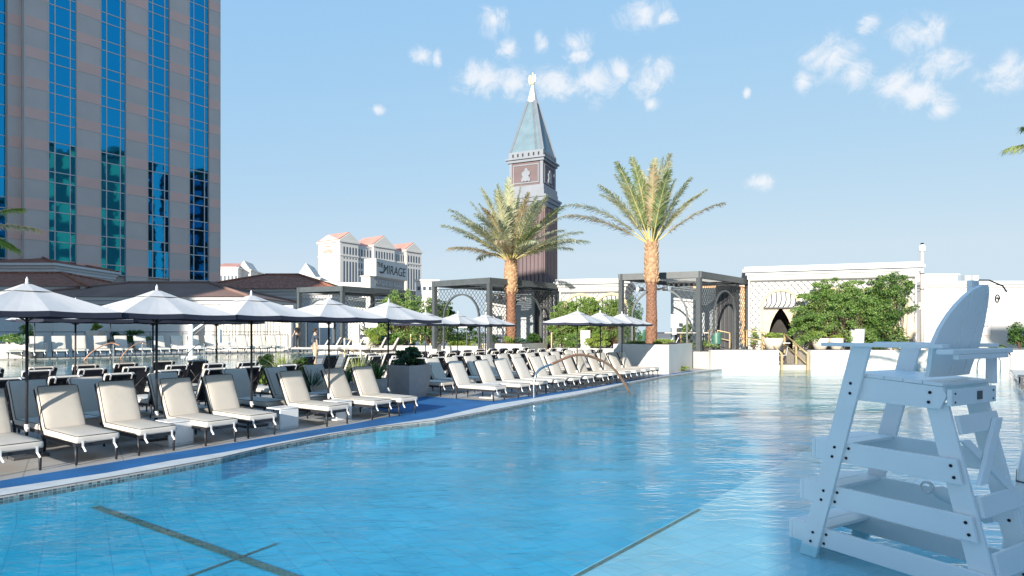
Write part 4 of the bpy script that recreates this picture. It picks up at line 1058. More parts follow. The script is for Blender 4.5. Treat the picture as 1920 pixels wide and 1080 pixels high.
mb = MB(); pts = [(Ls * (.08 + .26 * f), -1.5, 43.0 - 1.6 * math.sin(f * 3.1) + 3.2 * f) for f in [i / 10 for i in range(11)]]; mb.tube(pts, [.1, .3, .4, .45, .45, .4, .35, .3, .25, .2, .1], 6); mb.build('swash', 'ink', sg)
SW = Line(683, 300, (1, .2)); 

def far_block(name, label, px0, px1, Y, ytop, depth, nwin, roof=None, wz=None, ped=None, d=(1, .12)):
    Lf = Line(px0, Y, d); w = Lf.s_at(px1); zt_ = hz(ytop, Y) + 12
    t = line_thing(name, label, 'building', Lf, -12)
    mb = MB(); mb.box(0, w, 0, depth, 0, zt_); mb.box(-.6, w + .6, -.6, depth + .6, zt_, zt_ + .9)
    if ped: a_, b_ = Lf.s_at(ped[0]), Lf.s_at(ped[1]); mb.slab([(a_, -.8, zt_ + .9), (b_, -.8, zt_ + .9), ((a_ + b_) / 2, -.8, zt_ + .9 + ped[2])], (0, depth * .7, 0))
    mb.build('wall', 'hotelwhite', t)
    if roof: mb = MB(); mb.slab([(roof[0] * w, -.4, zt_ + .91), (roof[1] * w, -.4, zt_ + .91), (roof[1] * w * .98, depth * .6, zt_ + roof[2]), (roof[0] * w + .02 * w, depth * .6, zt_ + roof[2])], (0, 0, .4)); mb.build('roof', 'red_roof', t)
    for i in range(nwin):
        x = w * (i + .5) / nwin; ww = w / nwin * .5
        for (a_, b_) in (wz or [(2.5, 7)]):
            mb = MB(); mb.box(x - ww / 2, x + ww / 2, -.1, .1, zt_ - b_, zt_ - a_); mb.build('window', 'fwin', t)
    return t
far_block('hotel_building', 'far white building with red roof beside the grey tower', 404, 446, 430, 503, 30, 6, (0, .95, 5), [(5, 12), (15, 17), (20, 22)])
far_block('hotel_building', 'far small white pavilion with dark roof right of the red-roofed building', 446.5, 470, 440, 507, 30, 4, None, [(6, 12)], (447, 469, 6))
far_block('casino_building', 'far low cream casino building with pediment and long red roof', 484, 600, 400, 521, 40, 10, (.18, .55, 4), [(3, 6)], (556, 592, 9))
far_block('casino_building', 'far low cream building with a row of windows below the white hotel', 570, 632, 390, 529, 30, 8, None, [(1.5, 5.5), (9, 12)])
far_block('casino_building', 'far cream low building left of the casino sign', 632, 696, 380, 532, 30, 9, None, [(3, 7), (10, 13)])
far_block('casino_building', 'far cream rooftop glimpsed above the hedge left of the arched pergola', 780, 822, 340, 527, 20, 4, None, [(3, 5)])

# ================================================================== low pavilions on the left
def pavilion(name, label, x0, x1, y0, y1, zw, zr, m_roof, wallm='greywall', over=.8, rz=0.0, ridge=.35, parts=()):
    cx, cy = (x0 + x1) / 2, (y0 + y1) / 2; w, d = (x1 - x0) / 2, (y1 - y0) / 2
    t = thing(name, label, 'pavilion', (cx, cy, .5), rz); z = zw - .5; zz = zr - .5
    mb = MB(); mb.box(-w, w, -d, d, 0, z - .9); mb.build('wall', wallm, t)
    mb = MB(); mb.box(-w - .15, w + .15, -d - .15, d + .15, z - .9, z - .55); mb.box(-w - .3, w + .3, -d - .3, d + .3, z - .55, z - .25); mb.box(-w - .55, w + .55, -d - .55, d + .55, z - .25, z); mb.build('cornice', 'whitetrim', t)
    W_, D_ = w + over, d + over; r = max(.3, (W_ - D_)) if W_ > D_ else .3
    mb = MB(); a = [(-W_, -D_, z + .01), (W_, -D_, z + .01), (W_, D_, z + .01), (-W_, D_, z + .01)]; r0, r1 = (-r, 0, zz), (r, 0, zz)
    va = [mb.bm.verts.new(p) for p in a]; v0, v1 = mb.bm.verts.new(r0), mb.bm.verts.new(r1)
    for f in ((va[0], va[1], v1, v0), (va[2], va[3], v0, v1), (va[1], va[2], v1), (va[3], va[0], v0), (va[3], va[2], va[1], va[0])): mb.bm.faces.new(f)
    rf = mb.build('roof', m_roof, t)
    mb = MB()
    for p, q in ((a[0], r0), (a[3], r0), (a[1], r1), (a[2], r1), (r0, r1)): mb.tube([Vector(p) + Vector((0, 0, .05)), Vector(q) + Vector((0, 0, .05))], .12, 8)
    mb.build('ridge_cap', m_roof, rf)
    return t
pavilion('pavilion', 'white pavilion with brown clay tile roof at the far left', -62, -35.2, 51, 63, 5.64, 7.3, 'tile', rz=0)
pavilion('pavilion', 'low white pavilion with brown metal roof in front of the grey tower', -37.6, -20.8, 48, 58, 4.63, 6.1, 'brown_metal_dummy' if False else 'brown_roof', 'white')
pavilion('pavilion', 'grey pavilion with dark red hipped tile roof left of the white hotel', -30.5, -17.6, 60.5, 70, 6.09, 7.9, 'tile', 'greywall')
pavilion('pavilion', 'small white turret house with tiled roof at the left picture edge', -62, -48.6, 66, 76, 9.2, 10.4, 'tile', 'white', .4)
# door, dark recess, panelled wall
def face_panel(name, label, cat, x0, x1, Y, z0, z1, m, th=.12):
    t = thing(name, label, cat, ((x0 + x1) / 2, Y, z0)); mb = MB(); mb.box(x0, x1, Y, Y + th, z0, z1); mb.build('panel', m, t, world=True); return t
t = face_panel('service_door', 'pale double service door in the white wall behind the raised pool', 'door', XA(107, 47.8), XA(140, 47.8), 47.8, .5, 3.2, 'whitetrim')
mb = MB(); mb.box(XA(104, 47.8), XA(107, 47.8), 47.7, 47.92, .5, 3.4); mb.box(XA(140, 47.8), XA(143, 47.8), 47.7, 47.92, .5, 3.4); mb.box(XA(104, 47.8), XA(143, 47.8), 47.7, 47.92, 3.4, 3.55); mb.build('door_frame', 'whitetrim', t, world=True)
for px in (112, 135): mb = MB(); mb.box(XA(px, 47.7) - .12, XA(px, 47.7) + .12, 47.7, 47.78, 1.35, 1.45); mb.build('handle', 'bolt', t, world=True)
t = face_panel('service_counter', 'dark recessed bar window with grey counter behind the potted lime plant', 'bar window', XA(145, 47.6), XA(205, 47.6), 47.6, 1.2, 3.3, 'dark')
mb = MB(); mb.box(XA(146, 47.4), XA(197, 47.4), 47.3, 47.58, .5, 2.4); mb.build('counter', 'planter', t, world=True)
pw = thing('panelled_wall', 'cream wall with nested rectangle mouldings behind the raised pool loungers', 'wall', (XA(398, 47), 47.0, .5))
xa_, xb_ = XA(398, 47), XA(548, 47)
mb = MB(); mb.box(xa_, xb_, 47, 47.3, .5, 3.75); mb.box(xa_ - .1, xb_ + .1, 46.9, 47.4, 3.75, 3.95); mb.build('wall_body', 'stucco', pw, world=True)
for cxp in (427, 474, 520):
    c_ = XA(cxp, 47)
    for k, r_ in enumerate((.80, .58, .36, .16)):
        mb = MB(); y_ = 46.94; hh = (1.25, .95, .65, .35)[k]; zc = 2.1
        for (x0_, x1_, z0_, z1_) in ((c_ - r_, c_ + r_, zc + hh - .06, zc + hh), (c_ - r_, c_ + r_, zc - hh, zc - hh + .06), (c_ - r_, c_ - r_ + .06, zc - hh + .06, zc + hh - .06), (c_ + r_ - .06, c_ + r_, zc - hh + .06, zc + hh - .06)): mb.box(x0_, x1_, y_, 46.995, z0_, z1_)
        mb.build('moulding', 'stucco', pw, world=True)
mb = MB()
for px in (398, 401, 448, 452, 456, 495, 499, 545): mb.box(XA(px, 46.9) - .04, XA(px, 46.9) + .04, 46.9, 46.995, .5, 3.74)
mb.build('pilaster', 'stucco', pw, world=True)
wl = lowwall('garden_wall', 'long pale wall behind the raised pool with a thin rail on top', (-34, 46.6), (-24.2, 46.9), .25, .5, 3.7, 'white')
mb = MB(); mb.tube([(-46, 45.9, 1.95), (-17.2, 46.2, 1.95)], .025, 8)
for i in range(13): mb.tube([(-46 + 2.4 * i, 45.9 + .025 * i, .5), (-46 + 2.4 * i, 45.9 + .025 * i, 1.95)], .02, 6)
tag(mb.build('pool_railing', 'pergola', None), 'thin dark railing behind the row of raised pool loungers', 'railing')

# ================================================================== pergolas with lattice and arches
def lattice(mb, x0, x1, z0, z1, sp_, thk, inside, y0, y1, slope=1.25, frame=None):
    step = .06
    for sgn in (1, -1):
        span = (x1 - x0) + (z1 - z0) / slope; n = int(span / sp_) + 2
        for i in range(-1, n + 1):
            xs = x0 - (z1 - z0) / slope + i * sp_ if sgn > 0 else x0 + i * sp_
            # line x = xs + sgn*(z-z0)/slope
            run = None; k = 0; N_ = int((z1 - z0) / step)
            for k in range(N_ + 1):
                z = z0 + (z1 - z0) * k / N_; x = xs + sgn * (z - z0) / slope
                ok = x0 <= x <= x1 and inside(x, z)
                if ok and run is None: run = (x, z)
                if (not ok or k == N_) and run is not None:
                    if abs(z - run[1]) > .05:
                        off = .012 if sgn > 0 else -.012
                        mb.bar((run[0], (y0 + y1) / 2 + off, run[1]), (x, (y0 + y1) / 2 + off, z), abs(y1 - y0) * .45, thk, up=(0, 1, 0)) if False else mb.slab([(run[0] - thk / 2, (y0 + y1) / 2 + off - .008, run[1]), (run[0] + thk / 2, (y0 + y1) / 2 + off - .008, run[1]), (x + thk / 2, (y0 + y1) / 2 + off - .008, z), (x - thk / 2, (y0 + y1) / 2 + off - .008, z)], (0, .016, 0))
                    run = None
def archband(mb, cx, cz, ro, ri, zb, y0, y1, n=20):
    prev = None
    pts = [(cx - ro, zb, cx - ri, zb)] + [(cx - ro * math.cos(math.pi * i / n), cz + ro * math.sin(math.pi * i / n), cx - ri * math.cos(math.pi * i / n), cz + ri * math.sin(math.pi * i / n)) for i in range(n + 1)] + [(cx + ro, zb, cx + ri, zb)]
    rings = [[mb.bm.verts.new(p) for p in ((a_, y0, b_), (c_, y0, e_), (c_, y1, e_), (a_, y1, b_))] for a_, b_, c_, e_ in pts]
    for r0, r1 in zip(rings[:-1], rings[1:]):
        for k in range(4): mb.bm.faces.new((r0[k], r0[(k + 1) % 4], r1[(k + 1) % 4], r1[k]))
    mb.bm.faces.new(rings[0]); mb.bm.faces.new(list(reversed(rings[-1])))
def pergola(label, A, B, Cc, z0, z1, arch_r, back=True, rside='pergola', curtain=True):
    A, B, Cc = Vector((*A, 0)), Vector((*B, 0)), Vector((*Cc, 0)); Dd = B + Cc - A
    t = thing('pergola', label, 'pergola', (A.x, A.y, z0)); pw_ = .24
    for P in (A, B, Cc, Dd):
        e = (Cc - A).normalized() if P in (A, B) else (A - Cc).normalized()
        mb = MB(); mb.bar((P.x, P.y, z0), (P.x, P.y, z1 - .36), pw_, pw_, up=e); mb.build('post', 'pergola', t, world=True)
    for P, Q in ((A, B), (B, Dd), (Dd, Cc), (Cc, A)):
        mb = MB(); d = (Q - P).normalized(); p_ = Vector((P.x, P.y, z1 - .18)); q_ = Vector((Q.x, Q.y, z1 - .18)); mb.bar(p_ - d * .13, q_ + d * .125, .25, .35); mb.build('beam', 'pergola', t, world=True)
    mb = MB(); L_ = (B - A).length; nl = 14
    for i in range(nl):
        f = (i + .5) / nl; p_ = A.lerp(Cc, f); q_ = B.lerp(Dd, f); mb.bar((p_.x, p_.y, z1 - .12), (q_.x, q_.y, z1 - .12), .30, .03)
    mb.build('roof_louvres', rside, t, world=True)
    for (P, Q) in ((A, B), (A, Cc)):
        L_ = (Q - P).length; d = (Q - P).normalized(); T = Matrix(((d.x, -d.y, 0, P.x), (d.y, d.x, 0, P.y), (0, 0, 1, 0), (0, 0, 0, 1)))
        cx = L_ / 2; cz = z1 - .95 - arch_r; ar = min(arch_r, L_ / 2 - .35)
        def ins(x, z):
            if z < cz: return abs(x - cx) > ar
            return math.hypot(x - cx, z - cz) > ar
        mb = MB(); lattice(mb, .12, L_ - .12, z0 + .1, z1 - .55, .27, .024, ins, -.02, .02); 
        mb.box(.12, L_ - .12, -.03, .03, z1 - .56, z1 - .52); mb.xf(T); mb.build('lattice_panel', 'lattice', t, world=True)
        mb = MB(); archband(mb, cx, cz, ar + .09, ar, z0, -.06, .06); mb.xf(T); mb.build('arch_frame', 'pergola', t, world=True)
    if back:
        P, Q = Cc.lerp(Dd, .0), Dd; d = (Q - P).normalized(); n_ = Vector((-d.y, d.x, 0)) * .12
        mb = MB(); a_ = P + d * .4; b_ = Q - d * .3
        mb.prism([(a_.x, a_.y), (b_.x, b_.y), (b_.x + n_.x, b_.y + n_.y), (a_.x + n_.x, a_.y + n_.y)], z0, z1 - .5); mb.build('back_wall', 'greywall', t, world=True)
        mb = MB(); p_ = A.lerp(Dd, .55); mb.box(p_.x - .9, p_.x + .4, p_.y - .06, p_.y + .06, z0 + .9, z1 - .6); mb.build('louvred_screen', 'whitetrim', t, world=True)
    if curtain:
        mb = MB(); P = A.lerp(Cc, .93); e = (B - A).normalized()
        prev = None
        for i in range(25):
            f = i / 24; p_ = P + e * (.3 + f * 1.4) + (Cc - A).normalized() * .05 * math.sin(i * 1.6)
            if prev is not None: mb.quad([(prev.x, prev.y, z0), (p_.x, p_.y, z0), (p_.x, p_.y, z1 - .4), (prev.x, prev.y, z1 - .4)], smooth=True)
            prev = p_
        mb.build('curtain', 'frame', t, world=True, recalc=False)
    return t
pergola('dark grey lattice pergola with arches behind the left date palm', (-1.3, 36), (-4.8, 38.6), (3.15, 40.8), .9, 5.1, 1.35)
pergola('dark grey lattice pergola with arches behind the right date palm', (10.1, 33.6), (6.2, 35.3), (14.6, 38.6), .9, 5.24, 1.45, rside='whitetrim')
pergola('low dark pergola beyond the raised pool left of the green trees', (-11.6, 42.6), (-15.1, 44.2), (-7.6, 48), .5, 5.1, 1.2)

# ================================================================== white lattice buildings on the terrace
def lattice_building(label, line, x1, ztop, arches, open_i=None, depth=6, latt=True, z0=.9, hide_right=True):
    t = line_thing('terrace_building', label, 'building', line, 0)
    # walls around one real doorway
    mb = MB(); zt = ztop - .75
    if open_i is not None:
        cx, r, zs = arches[open_i]; a_, b_ = cx - r, cx + r; dz = zs - .05
        mb.box(0, a_, 0, .3, z0, zt); mb.box(b_, x1, 0, .3, z0, zt); mb.box(a_, b_, 0, .3, dz, zt)
    else: mb.box(0, x1, 0, .3, z0, zt)
    mb.box(0, .3, .3, depth, z0, zt); mb.box(x1 - .3, x1, .3, depth, z0, zt); mb.box(0, x1, depth, depth + .3, z0, zt); mb.box(.3, x1 - .3, .3, depth, zt - .2, zt - .01)
    mb.build('wall', 'white', t)
    mb = MB(); mb.box(-.06, x1 + .06, -.06, depth + .36, zt, zt + .25); mb.box(-.16, x1 + .16, -.16, depth + .46, zt + .25, zt + .42); mb.box(-.34, x1 + .34, -.34, depth + .6, zt + .42, zt + .58); mb.box(-.24, x1 + .24, -.24, depth + .5, zt + .58, zt + .75)
    mb.build('cornice', 'whitetrim', t)
    for (cx, r, zs) in arches:
        mb = MB(); archband(mb, cx, zs, r + .16, r, z0, -.10, -.004, 24); mb.build('arch_trim', 'creamtrim', t)
        mb = MB()
        for k in range(-3, 4):
            xx = cx + k * r * .27; zt2 = zs + math.sqrt(max(0, (r * .97) ** 2 - (k * r * .27) ** 2))
            p0, p1, p2 = Vector((xx - .16, -.05, zs + .02)), Vector((xx + .03, -.05, zs + (zt2 - zs) * .5)), Vector((xx, -.05, zt2))
            mb.tube([p0, p0.lerp(p1, .5) + Vector((.04, 0, -.02)), p1, p2], .03, 6)
        mb.bar((cx - r, -.05, zs), (cx + r, -.05, zs), .05); mb.build('fan_bars', 'lattice', t)
    if latt:
        def ins(x, z):
            for (cx, r, zs) in arches:
                q = r + .18
                if (z < zs and abs(x - cx) < q) or (z >= zs and math.hypot(x - cx, z - zs) < q): return False
            return True
        mb = MB(); lattice(mb, .1, x1 - .1, z0, zt - .12, .36, .032, ins, -.05, -.03)
        for x in [.1] + [.1 + (x1 - .2) * k / 4 for k in (1, 2, 3)] + [x1 - .1]:
            if ins(x, z0 + 1): mb.box(x - .012, x + .012, -.06, -.02, z0, zt - .12)
        mb.box(.1, x1 - .1, -.065, -.01, zt - .16, zt - .06); mb.build('lattice', 'lattice', t)  # top rail thickened to a dark strip standing in for cornice shade
    if open_i is not None:
        cx, r, zs = arches[open_i]
        mb = MB(); mb.box(cx - r - .5, cx + r + .5, 2.4, 2.5, z0, zs + .3); mb.box(cx - r - .5, cx - r, .31, 2.4, z0, zs + .3); mb.box(cx + r, cx + r + .5, .31, 2.4, z0, zs + .3); mb.build('room', 'dark', t)
        for sg_ in (-1, 1):
            mb = MB(); rows_ = []
            for j in range(9):
                g = j / 8; z = z0 + (zs - .08 - z0) * g; wd = r * (.30 + .62 * g ** 3 + .06 * max(0, .3 - g)); row = []
                for i in range(13):
                    f = i / 12; row.append(mb.bm.verts.new((cx + sg_ * (r - wd * f), .22 + .04 * math.sin(i * 2.4), z)))
                rows_.append(row)
            for j in range(8):
                for i in range(12): mb.bm.faces.new((rows_[j][i], rows_[j][i + 1], rows_[j + 1][i + 1], rows_[j + 1][i])).smooth = True
            mb.build('curtain', 'curtain', t, recalc=False)
    return t
BL = Line(1403, 38, (8.4, -3)); SB = BL.s_at
ar3 = [(SB(px), .98, 3.42) for px in (1464, 1555, 1637)]
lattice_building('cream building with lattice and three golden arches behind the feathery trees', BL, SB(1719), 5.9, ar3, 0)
BM = Line(1049, 40.5, (8.4, -2.2)); SM = BM.s_at
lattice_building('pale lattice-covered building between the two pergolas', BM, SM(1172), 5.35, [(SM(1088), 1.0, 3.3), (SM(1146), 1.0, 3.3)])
BR = Line(1733, 42, (1, -.02))
rb = line_thing('terrace_building', 'plain white building with stepped cornice at the right behind the lifeguard chair', 'building', BR, 0)
mb = MB(); mb.box(0, 26, 0, 8, .9, 4.75); mb.build('wall', 'white', rb)
mb = MB(); mb.box(-.05, 26.1, -.06, 8.1, 4.75, 4.95); mb.box(-.12, 26.2, -.16, 8.2, 4.95, 5.12); mb.box(-.25, 26.3, -.32, 8.3, 5.12, 5.36); mb.build('cornice', 'whitetrim', rb)
mb = MB(); mb.box(.1, 3.6, 2, 7, 5.36, 5.95); mb.box(0, 3.7, 1.9, 7.1, 5.95, 6.05); mb.build('roof_block', 'white', rb)
for px in (1857, 1872):
    x = BR.s_at(px); mb = MB(); mb.box(x - .32, x + .32, 2, 2.6, 5.36, 5.46); mb.box(x - .22, x + .22, 2.1, 2.5, 5.46, 5.95); mb.build('roof_vent', 'greywall', rb)
pp_ = thing('wall_poster', 'tall framed white poster with dark lettering on the right white wall, half behind the chair', 'poster', (XA(1838, 41.9), 41.9, 1.4))
x0_, x1_ = XA(1812, 41.88), XA(1858, 41.88)
mb = MB(); mb.box(x0_, x1_, 41.84, 41.88, 1.75, 3.95); mb.build('poster_panel', 'whitetrim', pp_, world=True)
mb = MB()
for a_, b_, c_, e_ in ((x0_ - .03, x1_ + .03, 1.70, 1.75), (x0_, x1_, 3.95, 3.975), (x0_ - .02, x0_, 1.75, 3.95), (x1_, x1_ + .02, 1.75, 3.95), (x0_, x1_, 3.36, 3.375), (x0_, x1_, 2.9, 2.915)): mb.box(a_, b_, 41.82, 41.838, c_, e_)
mb.build('poster_frame', 'planter', pp_, world=True)
textmesh('lettering', 'OVQ', 1, 'ink', pp_, wallframe((XA(1848, 41.8), 41.83, 3.66), (1, 0, 0)), .004, width=.52, height=.17, world=True)
textmesh('lettering', 'A-BATS', 1, 'ink', pp_, wallframe((XA(1846, 41.8), 41.83, 2.34), (1, 0, 0)), .004, width=.50, height=.09, world=True)
mb = MB(); mb.slab([(XA(1846, 41.8) + .12 * math.cos(a * .45), 41.828, 2.60 + .09 * math.sin(a * .45)) for a in range(8)], (0, .008, 0)); mb.build('emblem', 'ink', pp_, world=True)
ob = line_thing('terrace_building', 'orange and yellow stucco building glimpsed through the right pergola', 'building', Line(1300, 56, (1, 0)), 0)
mb = MB(); mb.box(0, 7.5, 0, 5, .9, 6.1); mb.build('wall', 'orangewall', ob)
mb = MB(); mb.box(-.1, 7.6, -.12, 5, 4.1, 4.3); mb.box(-.1, 7.6, -.1, 5, 5.0, 5.2); archband(mb, 3.2, 3.6, 1.7, 1.4, .9, -.15, -.01); mb.build('trim', 'creamtrim', ob)

# lamp post with camera, closed parasol, pedestals
Yp = 36.0; xp = XA(1729, Yp)
t = thing('camera_pole', 'tall grey metal pole topped with a white security camera', 'pole', (xp, Yp, .9))
mb = MB(); mb.tube([(xp, Yp, .9), (xp, Yp, 6.6)], .10, 14); mb.tube([(xp, Yp, .9), (xp, Yp, 1.0)], .2, 14); mb.build('pole', 'planter', t, world=True)
mb = MB()
for z in (5.3, 4.4, 3.4): mb.tube([(xp, Yp, z), (xp, Yp, z + .06)], .112, 14)
mb.build('clamp_ring', 'pergola', t, world=True)
mb = MB(); mb.lathe([(.12, 6.6), (.19, 6.66), (.19, 6.82), (.13, 6.98), (.05, 7.02)], 14, c=(xp, Yp)); mb.build('camera_dome', 'whiteplastic', t, world=True)
mb = MB(); mb.box(xp - .06, xp + .06, Yp - .06, Yp + .06, 7.0, 7.1); mb.build('camera_cap', 'bolt', t, world=True)
mb = MB(); mb.box(xp - .3, xp + .32, Yp - .16, Yp - .11, 3.25, 3.65); mb.build('small_sign', 'stucco', t, world=True)
xc, Yc = XA(1703, 35.0), 35.0
t = thing('closed_umbrella', 'closed beige parasol standing beside the white wall and grey pole', 'umbrella', (xc, Yc, .9))
mb = MB(); rings = []
for j in range(14):
    g = j / 13; z = .65 + 2.35 * g
    base = .05 + .30 * (1 - g) ** .6 if g > .28 else .27 + .10 * math.sin(g / .28 * 1.5)
    ring = [mb.bm.verts.new((base * (1 + .16 * math.sin(k * math.pi * 8 / 24)) * math.cos(2 * math.pi * k / 48), base * (1 + .16 * math.sin(k * math.pi * 8 / 24)) * math.sin(2 * math.pi * k / 48), z)) for k in range(48)]; rings.append(ring)
for a_, b_ in zip(rings[:-1], rings[1:]):
    for k in range(48): mb.bm.faces.new((a_[k], a_[(k + 1) % 48], b_[(k + 1) % 48], b_[k])).smooth = True
mb.bm.faces.new(rings[-1]); mb.build('folded_canopy', 'curtain', t)
mb = MB(); mb.tube([(0, 0, 0), (0, 0, 3.1)], .03, 8); mb.build('pole', 'pergola', t)
def pedestal(label, px, Y, w, z0, z1, round_=False, m='whitetrim'):
    t = thing('pedestal', label, 'pedestal', (XA(px, Y), Y, z0)); mb = MB()
    if round_: mb.lathe([(w * .9, 0), (w * .9, .05), (w * .86, .08), (w, z1 - z0 - .04), (w * .98, z1 - z0)], 28)
    else: mb.box(-w, w, -w * .7, w * .7, 0, z1 - z0, bev=.01)
    mb.build('body', m, t)
    if not round_: mb = MB(); mb.box(-w * .3, w * .1, -w * .7 - .012, -w * .7 - .001, z1 - z0 - .25, z1 - z0 - .2); mb.build('label_plate', 'planter', t)
    else: mb = MB(); mb.lathe([(w * .97, z1 - z0 - .001), (w * 1.03, z1 - z0 + .02), (w * 1.0, z1 - z0 + .04)], 28); mb.build('rim', m, t)
pedestal('white round pedestal among the feathery trees above the pool wall', 1607, 34.2, .38, 1.0, 2.08, True)
pedestal('white upright box between the left and middle sunlit parasols', 1097, 36.6, .28, 1.0, 2.05)
pedestal('white towel box beside the dark doorway behind the standing man', 668, 40.5, .22, .9, 2.45)
pedestal('small dark bin of dark panels left of the right pergola planting', 948, 39.6, .25, .9, 1.6, False, 'frame')

def placard(label, px0, px1, y0, y1, Y):
    x0, x1 = XA(px0, Y), XA(px1, Y); z1, z0 = CZ + (H - y0) / F * Y, CZ + (H - y1) / F * Y
    t = thing('notice_board', label, 'notice board', ((x0 + x1) / 2, Y, z0)); mb = MB(); mb.box(x0, x1, Y, Y + .04, z0, z1); mb.build('board', 'whitetrim', t, world=True)
    mb = MB(); n = 6
    for i in range(n): z = z1 - (z1 - z0) * (i + 1) / (n + 1.5); mb.box(x0 + .08, x1 - .08 - (i % 3) * .06, Y - .006, Y - .001, z - .008, z + .008)
    mb.build('printed_lines', 'planter', t, world=True)
    mb = MB(); mb.box(x0 + .02, x0 + .06, Y + .045, Y + .085, .9, z1); mb.box(x1 - .06, x1 - .02, Y + .045, Y + .085, .9, z1); mb.build('stand', 'pergola', t, world=True)
placard('white notice board in the right pergola beside the palm trunk', 1258, 1273, 589, 615, 34.6)
placard('white printed notice board by the dark lattice behind the standing man', 598, 625, 597, 614, 42.4)
placard('white notice board right of the dark doorway below the left pergola corner', 685, 708, 600, 614, 42.2)
placard('white notice board between the palm trunk and pergola post', 931, 950, 592, 616, 37.4)
placard('white notice board under the left shaded parasols', 857, 876, 601, 615, 39)

# ================================================================== palms
def palm(label, base, ztop, r, n_fr, L_, seed, e_lo, e_hi, lean=0, mats=('frond_g', 'frond_p', 'frond_t'), wts=(.4, .45, .15), special=(), trunk=True):
    rs = random.Random(seed); t = thing('date_palm', label, 'palm tree', base); hgt = ztop - base[2]
    if trunk:
        mb = MB(); rows_ = 150; cols = 48; split = hgt * .60; vs_ = []
        for j in range(rows_ + 1):
            z = hgt * j / rows_; g = z / hgt; ring = []
            rr = r * (1.0 + .05 * math.sin(z * 2)) * (1 if z < split else 1.10 + .16 * math.sin((z - split) / (hgt - split) * 3.0))
            if g > .93: rr *= 1 - (g - .93) * 6
            for k in range(cols):
                a_ = 2 * math.pi * k / cols; u_ = k / cols * 7; v_ = z * 4.2
                fr_ = abs(((u_ + v_) % 1) - .5) + abs(((u_ - v_) % 1) - .5)
                d_ = (.11 if z < split else .07) * (fr_ - .5) * (1 if z < split else 1.5)
                d_ += .05 * mnoise.noise(Vector((math.cos(a_) * 2, math.sin(a_) * 2, z * 2.2)))
                q = rr * (1 + d_); ring.append(mb.bm.verts.new((q * math.cos(a_), q * math.sin(a_), z)))
            vs_.append(ring)
        for j in range(rows_):
            for k in range(cols):
                f = mb.bm.faces.new((vs_[j][k], vs_[j][(k + 1) % cols], vs_[j + 1][(k + 1) % cols], vs_[j + 1][k])); f.material_index = 0 if hgt * j / rows_ < split + .12 * math.sin(k) else 1
        mb.build('trunk', ['palmlow', 'palmtop'], t)
        mb = MB()
        for i in range(90):     # cut boots around the head
            a_ = i * 2.4; z = hgt * (.60 + .38 * i / 90); q = r * (1.22 - .12 * i / 90)
            p_ = Vector((q * math.cos(a_) * .85, q * math.sin(a_) * .85, z)); mb.bar(p_, p_ + Vector((math.cos(a_) * .09, math.sin(a_) * .09, .20)), .15, .05, up=(math.cos(a_), math.sin(a_), 0))
        mb.build('boots', 'palmtop', t)
    fr = MB(); st = MB()
    specs = []
    for i in range(n_fr):
        f = (i + .5) / n_fr; specs.append((i * 2.39996 + rs.uniform(-.2, .2), R(e_hi - (e_hi - e_lo) * f ** .9 + rs.uniform(-5, 5)), L_ * rs.uniform(.85, 1.08), None))
    specs += list(special)
    for az_, e0, L1, mm in specs:
        dx, dy = math.cos(az_), math.sin(az_); p = Vector((dx * r * .45, dy * r * .45, hgt - .15)); e = e0; pts = [p]; ns = 16; ds = L1 / ns
        curv = rs.uniform(.022, .042) * (1.0 if e0 < R(60) else .55)
        for k in range(ns):
            e -= curv * (.2 + 1.6 * k / ns); p = p + Vector((dx * math.cos(e), dy * math.cos(e), math.sin(e))) * ds; pts.append(p)
        st.tube(pts, [.035 * (1 - .85 * k / ns) for k in range(ns + 1)], 5, cap=False)
        base_mi = mm if mm is not None else rs.choices(range(len(mats)), wts)[0]
        nl = 62
        for k in range(nl):
            g = .20 + .80 * k / nl; q = g * ns; i0 = min(int(q), ns - 1); P = pts[i0].lerp(pts[i0 + 1], q - i0); tg = (pts[i0 + 1] - pts[i0]).normalized()
            side_ = Vector((-dy, dx, 0)); upv = side_.cross(tg) * -1
            if upv.z < 0: upv = -upv
            ll = .70 * math.sin(math.pi * (.12 + .80 * g)) ** .7 * (L1 / 4.2)
            for sg_ in (-1, 1):
                for rep in range(2):
                    ang = rs.uniform(.35, .85); lift = rs.uniform(-.25, .65)
                    dirv = (side_ * sg_ * math.sin(ang) + tg * math.cos(ang) + upv * lift * .6).normalized()
                    l2 = ll * rs.uniform(.75, 1.1); wv = dirv.cross(upv).normalized() * .022
                    m1 = P + dirv * l2 * .55 + Vector((0, 0, -.02)); m2 = P + dirv * l2 + Vector((0, 0, -.10 - .10 * rs.random()))
                    mi_ = base_mi if rs.random() < .8 else rs.randrange(len(mats))
                    fr.quad([P - wv * .5, P + wv * .5, m1 + wv, m1 - wv], mi_); fr.quad([m1 - wv, m1 + wv, m2 + wv * .15, m2 - wv * .15], mi_)
    fr.build('crown', list(mats), t, recalc=False); st.build('frond_stalks', 'rachis', t)
    return t
palm('full date palm with pale ragged fronds in front of the bell tower', (-.06, 37.3, 1.25), 6.35, .31, 50, 4.5, 5, 16, 88, wts=(.14, .62, .24))
palm('sparser upright date palm with open fronds over the right pergola', (7.06, 31.5, 1.35), 6.55, .27, 26, 4.2, 11, 56, 89, wts=(.35, .53, .12), special=((R(172), R(42), 4.6, 1), (R(180), R(30), 4.4, 2), (R(4), R(40), 4.3, 2), (R(15), R(52), 4.3, 1)))
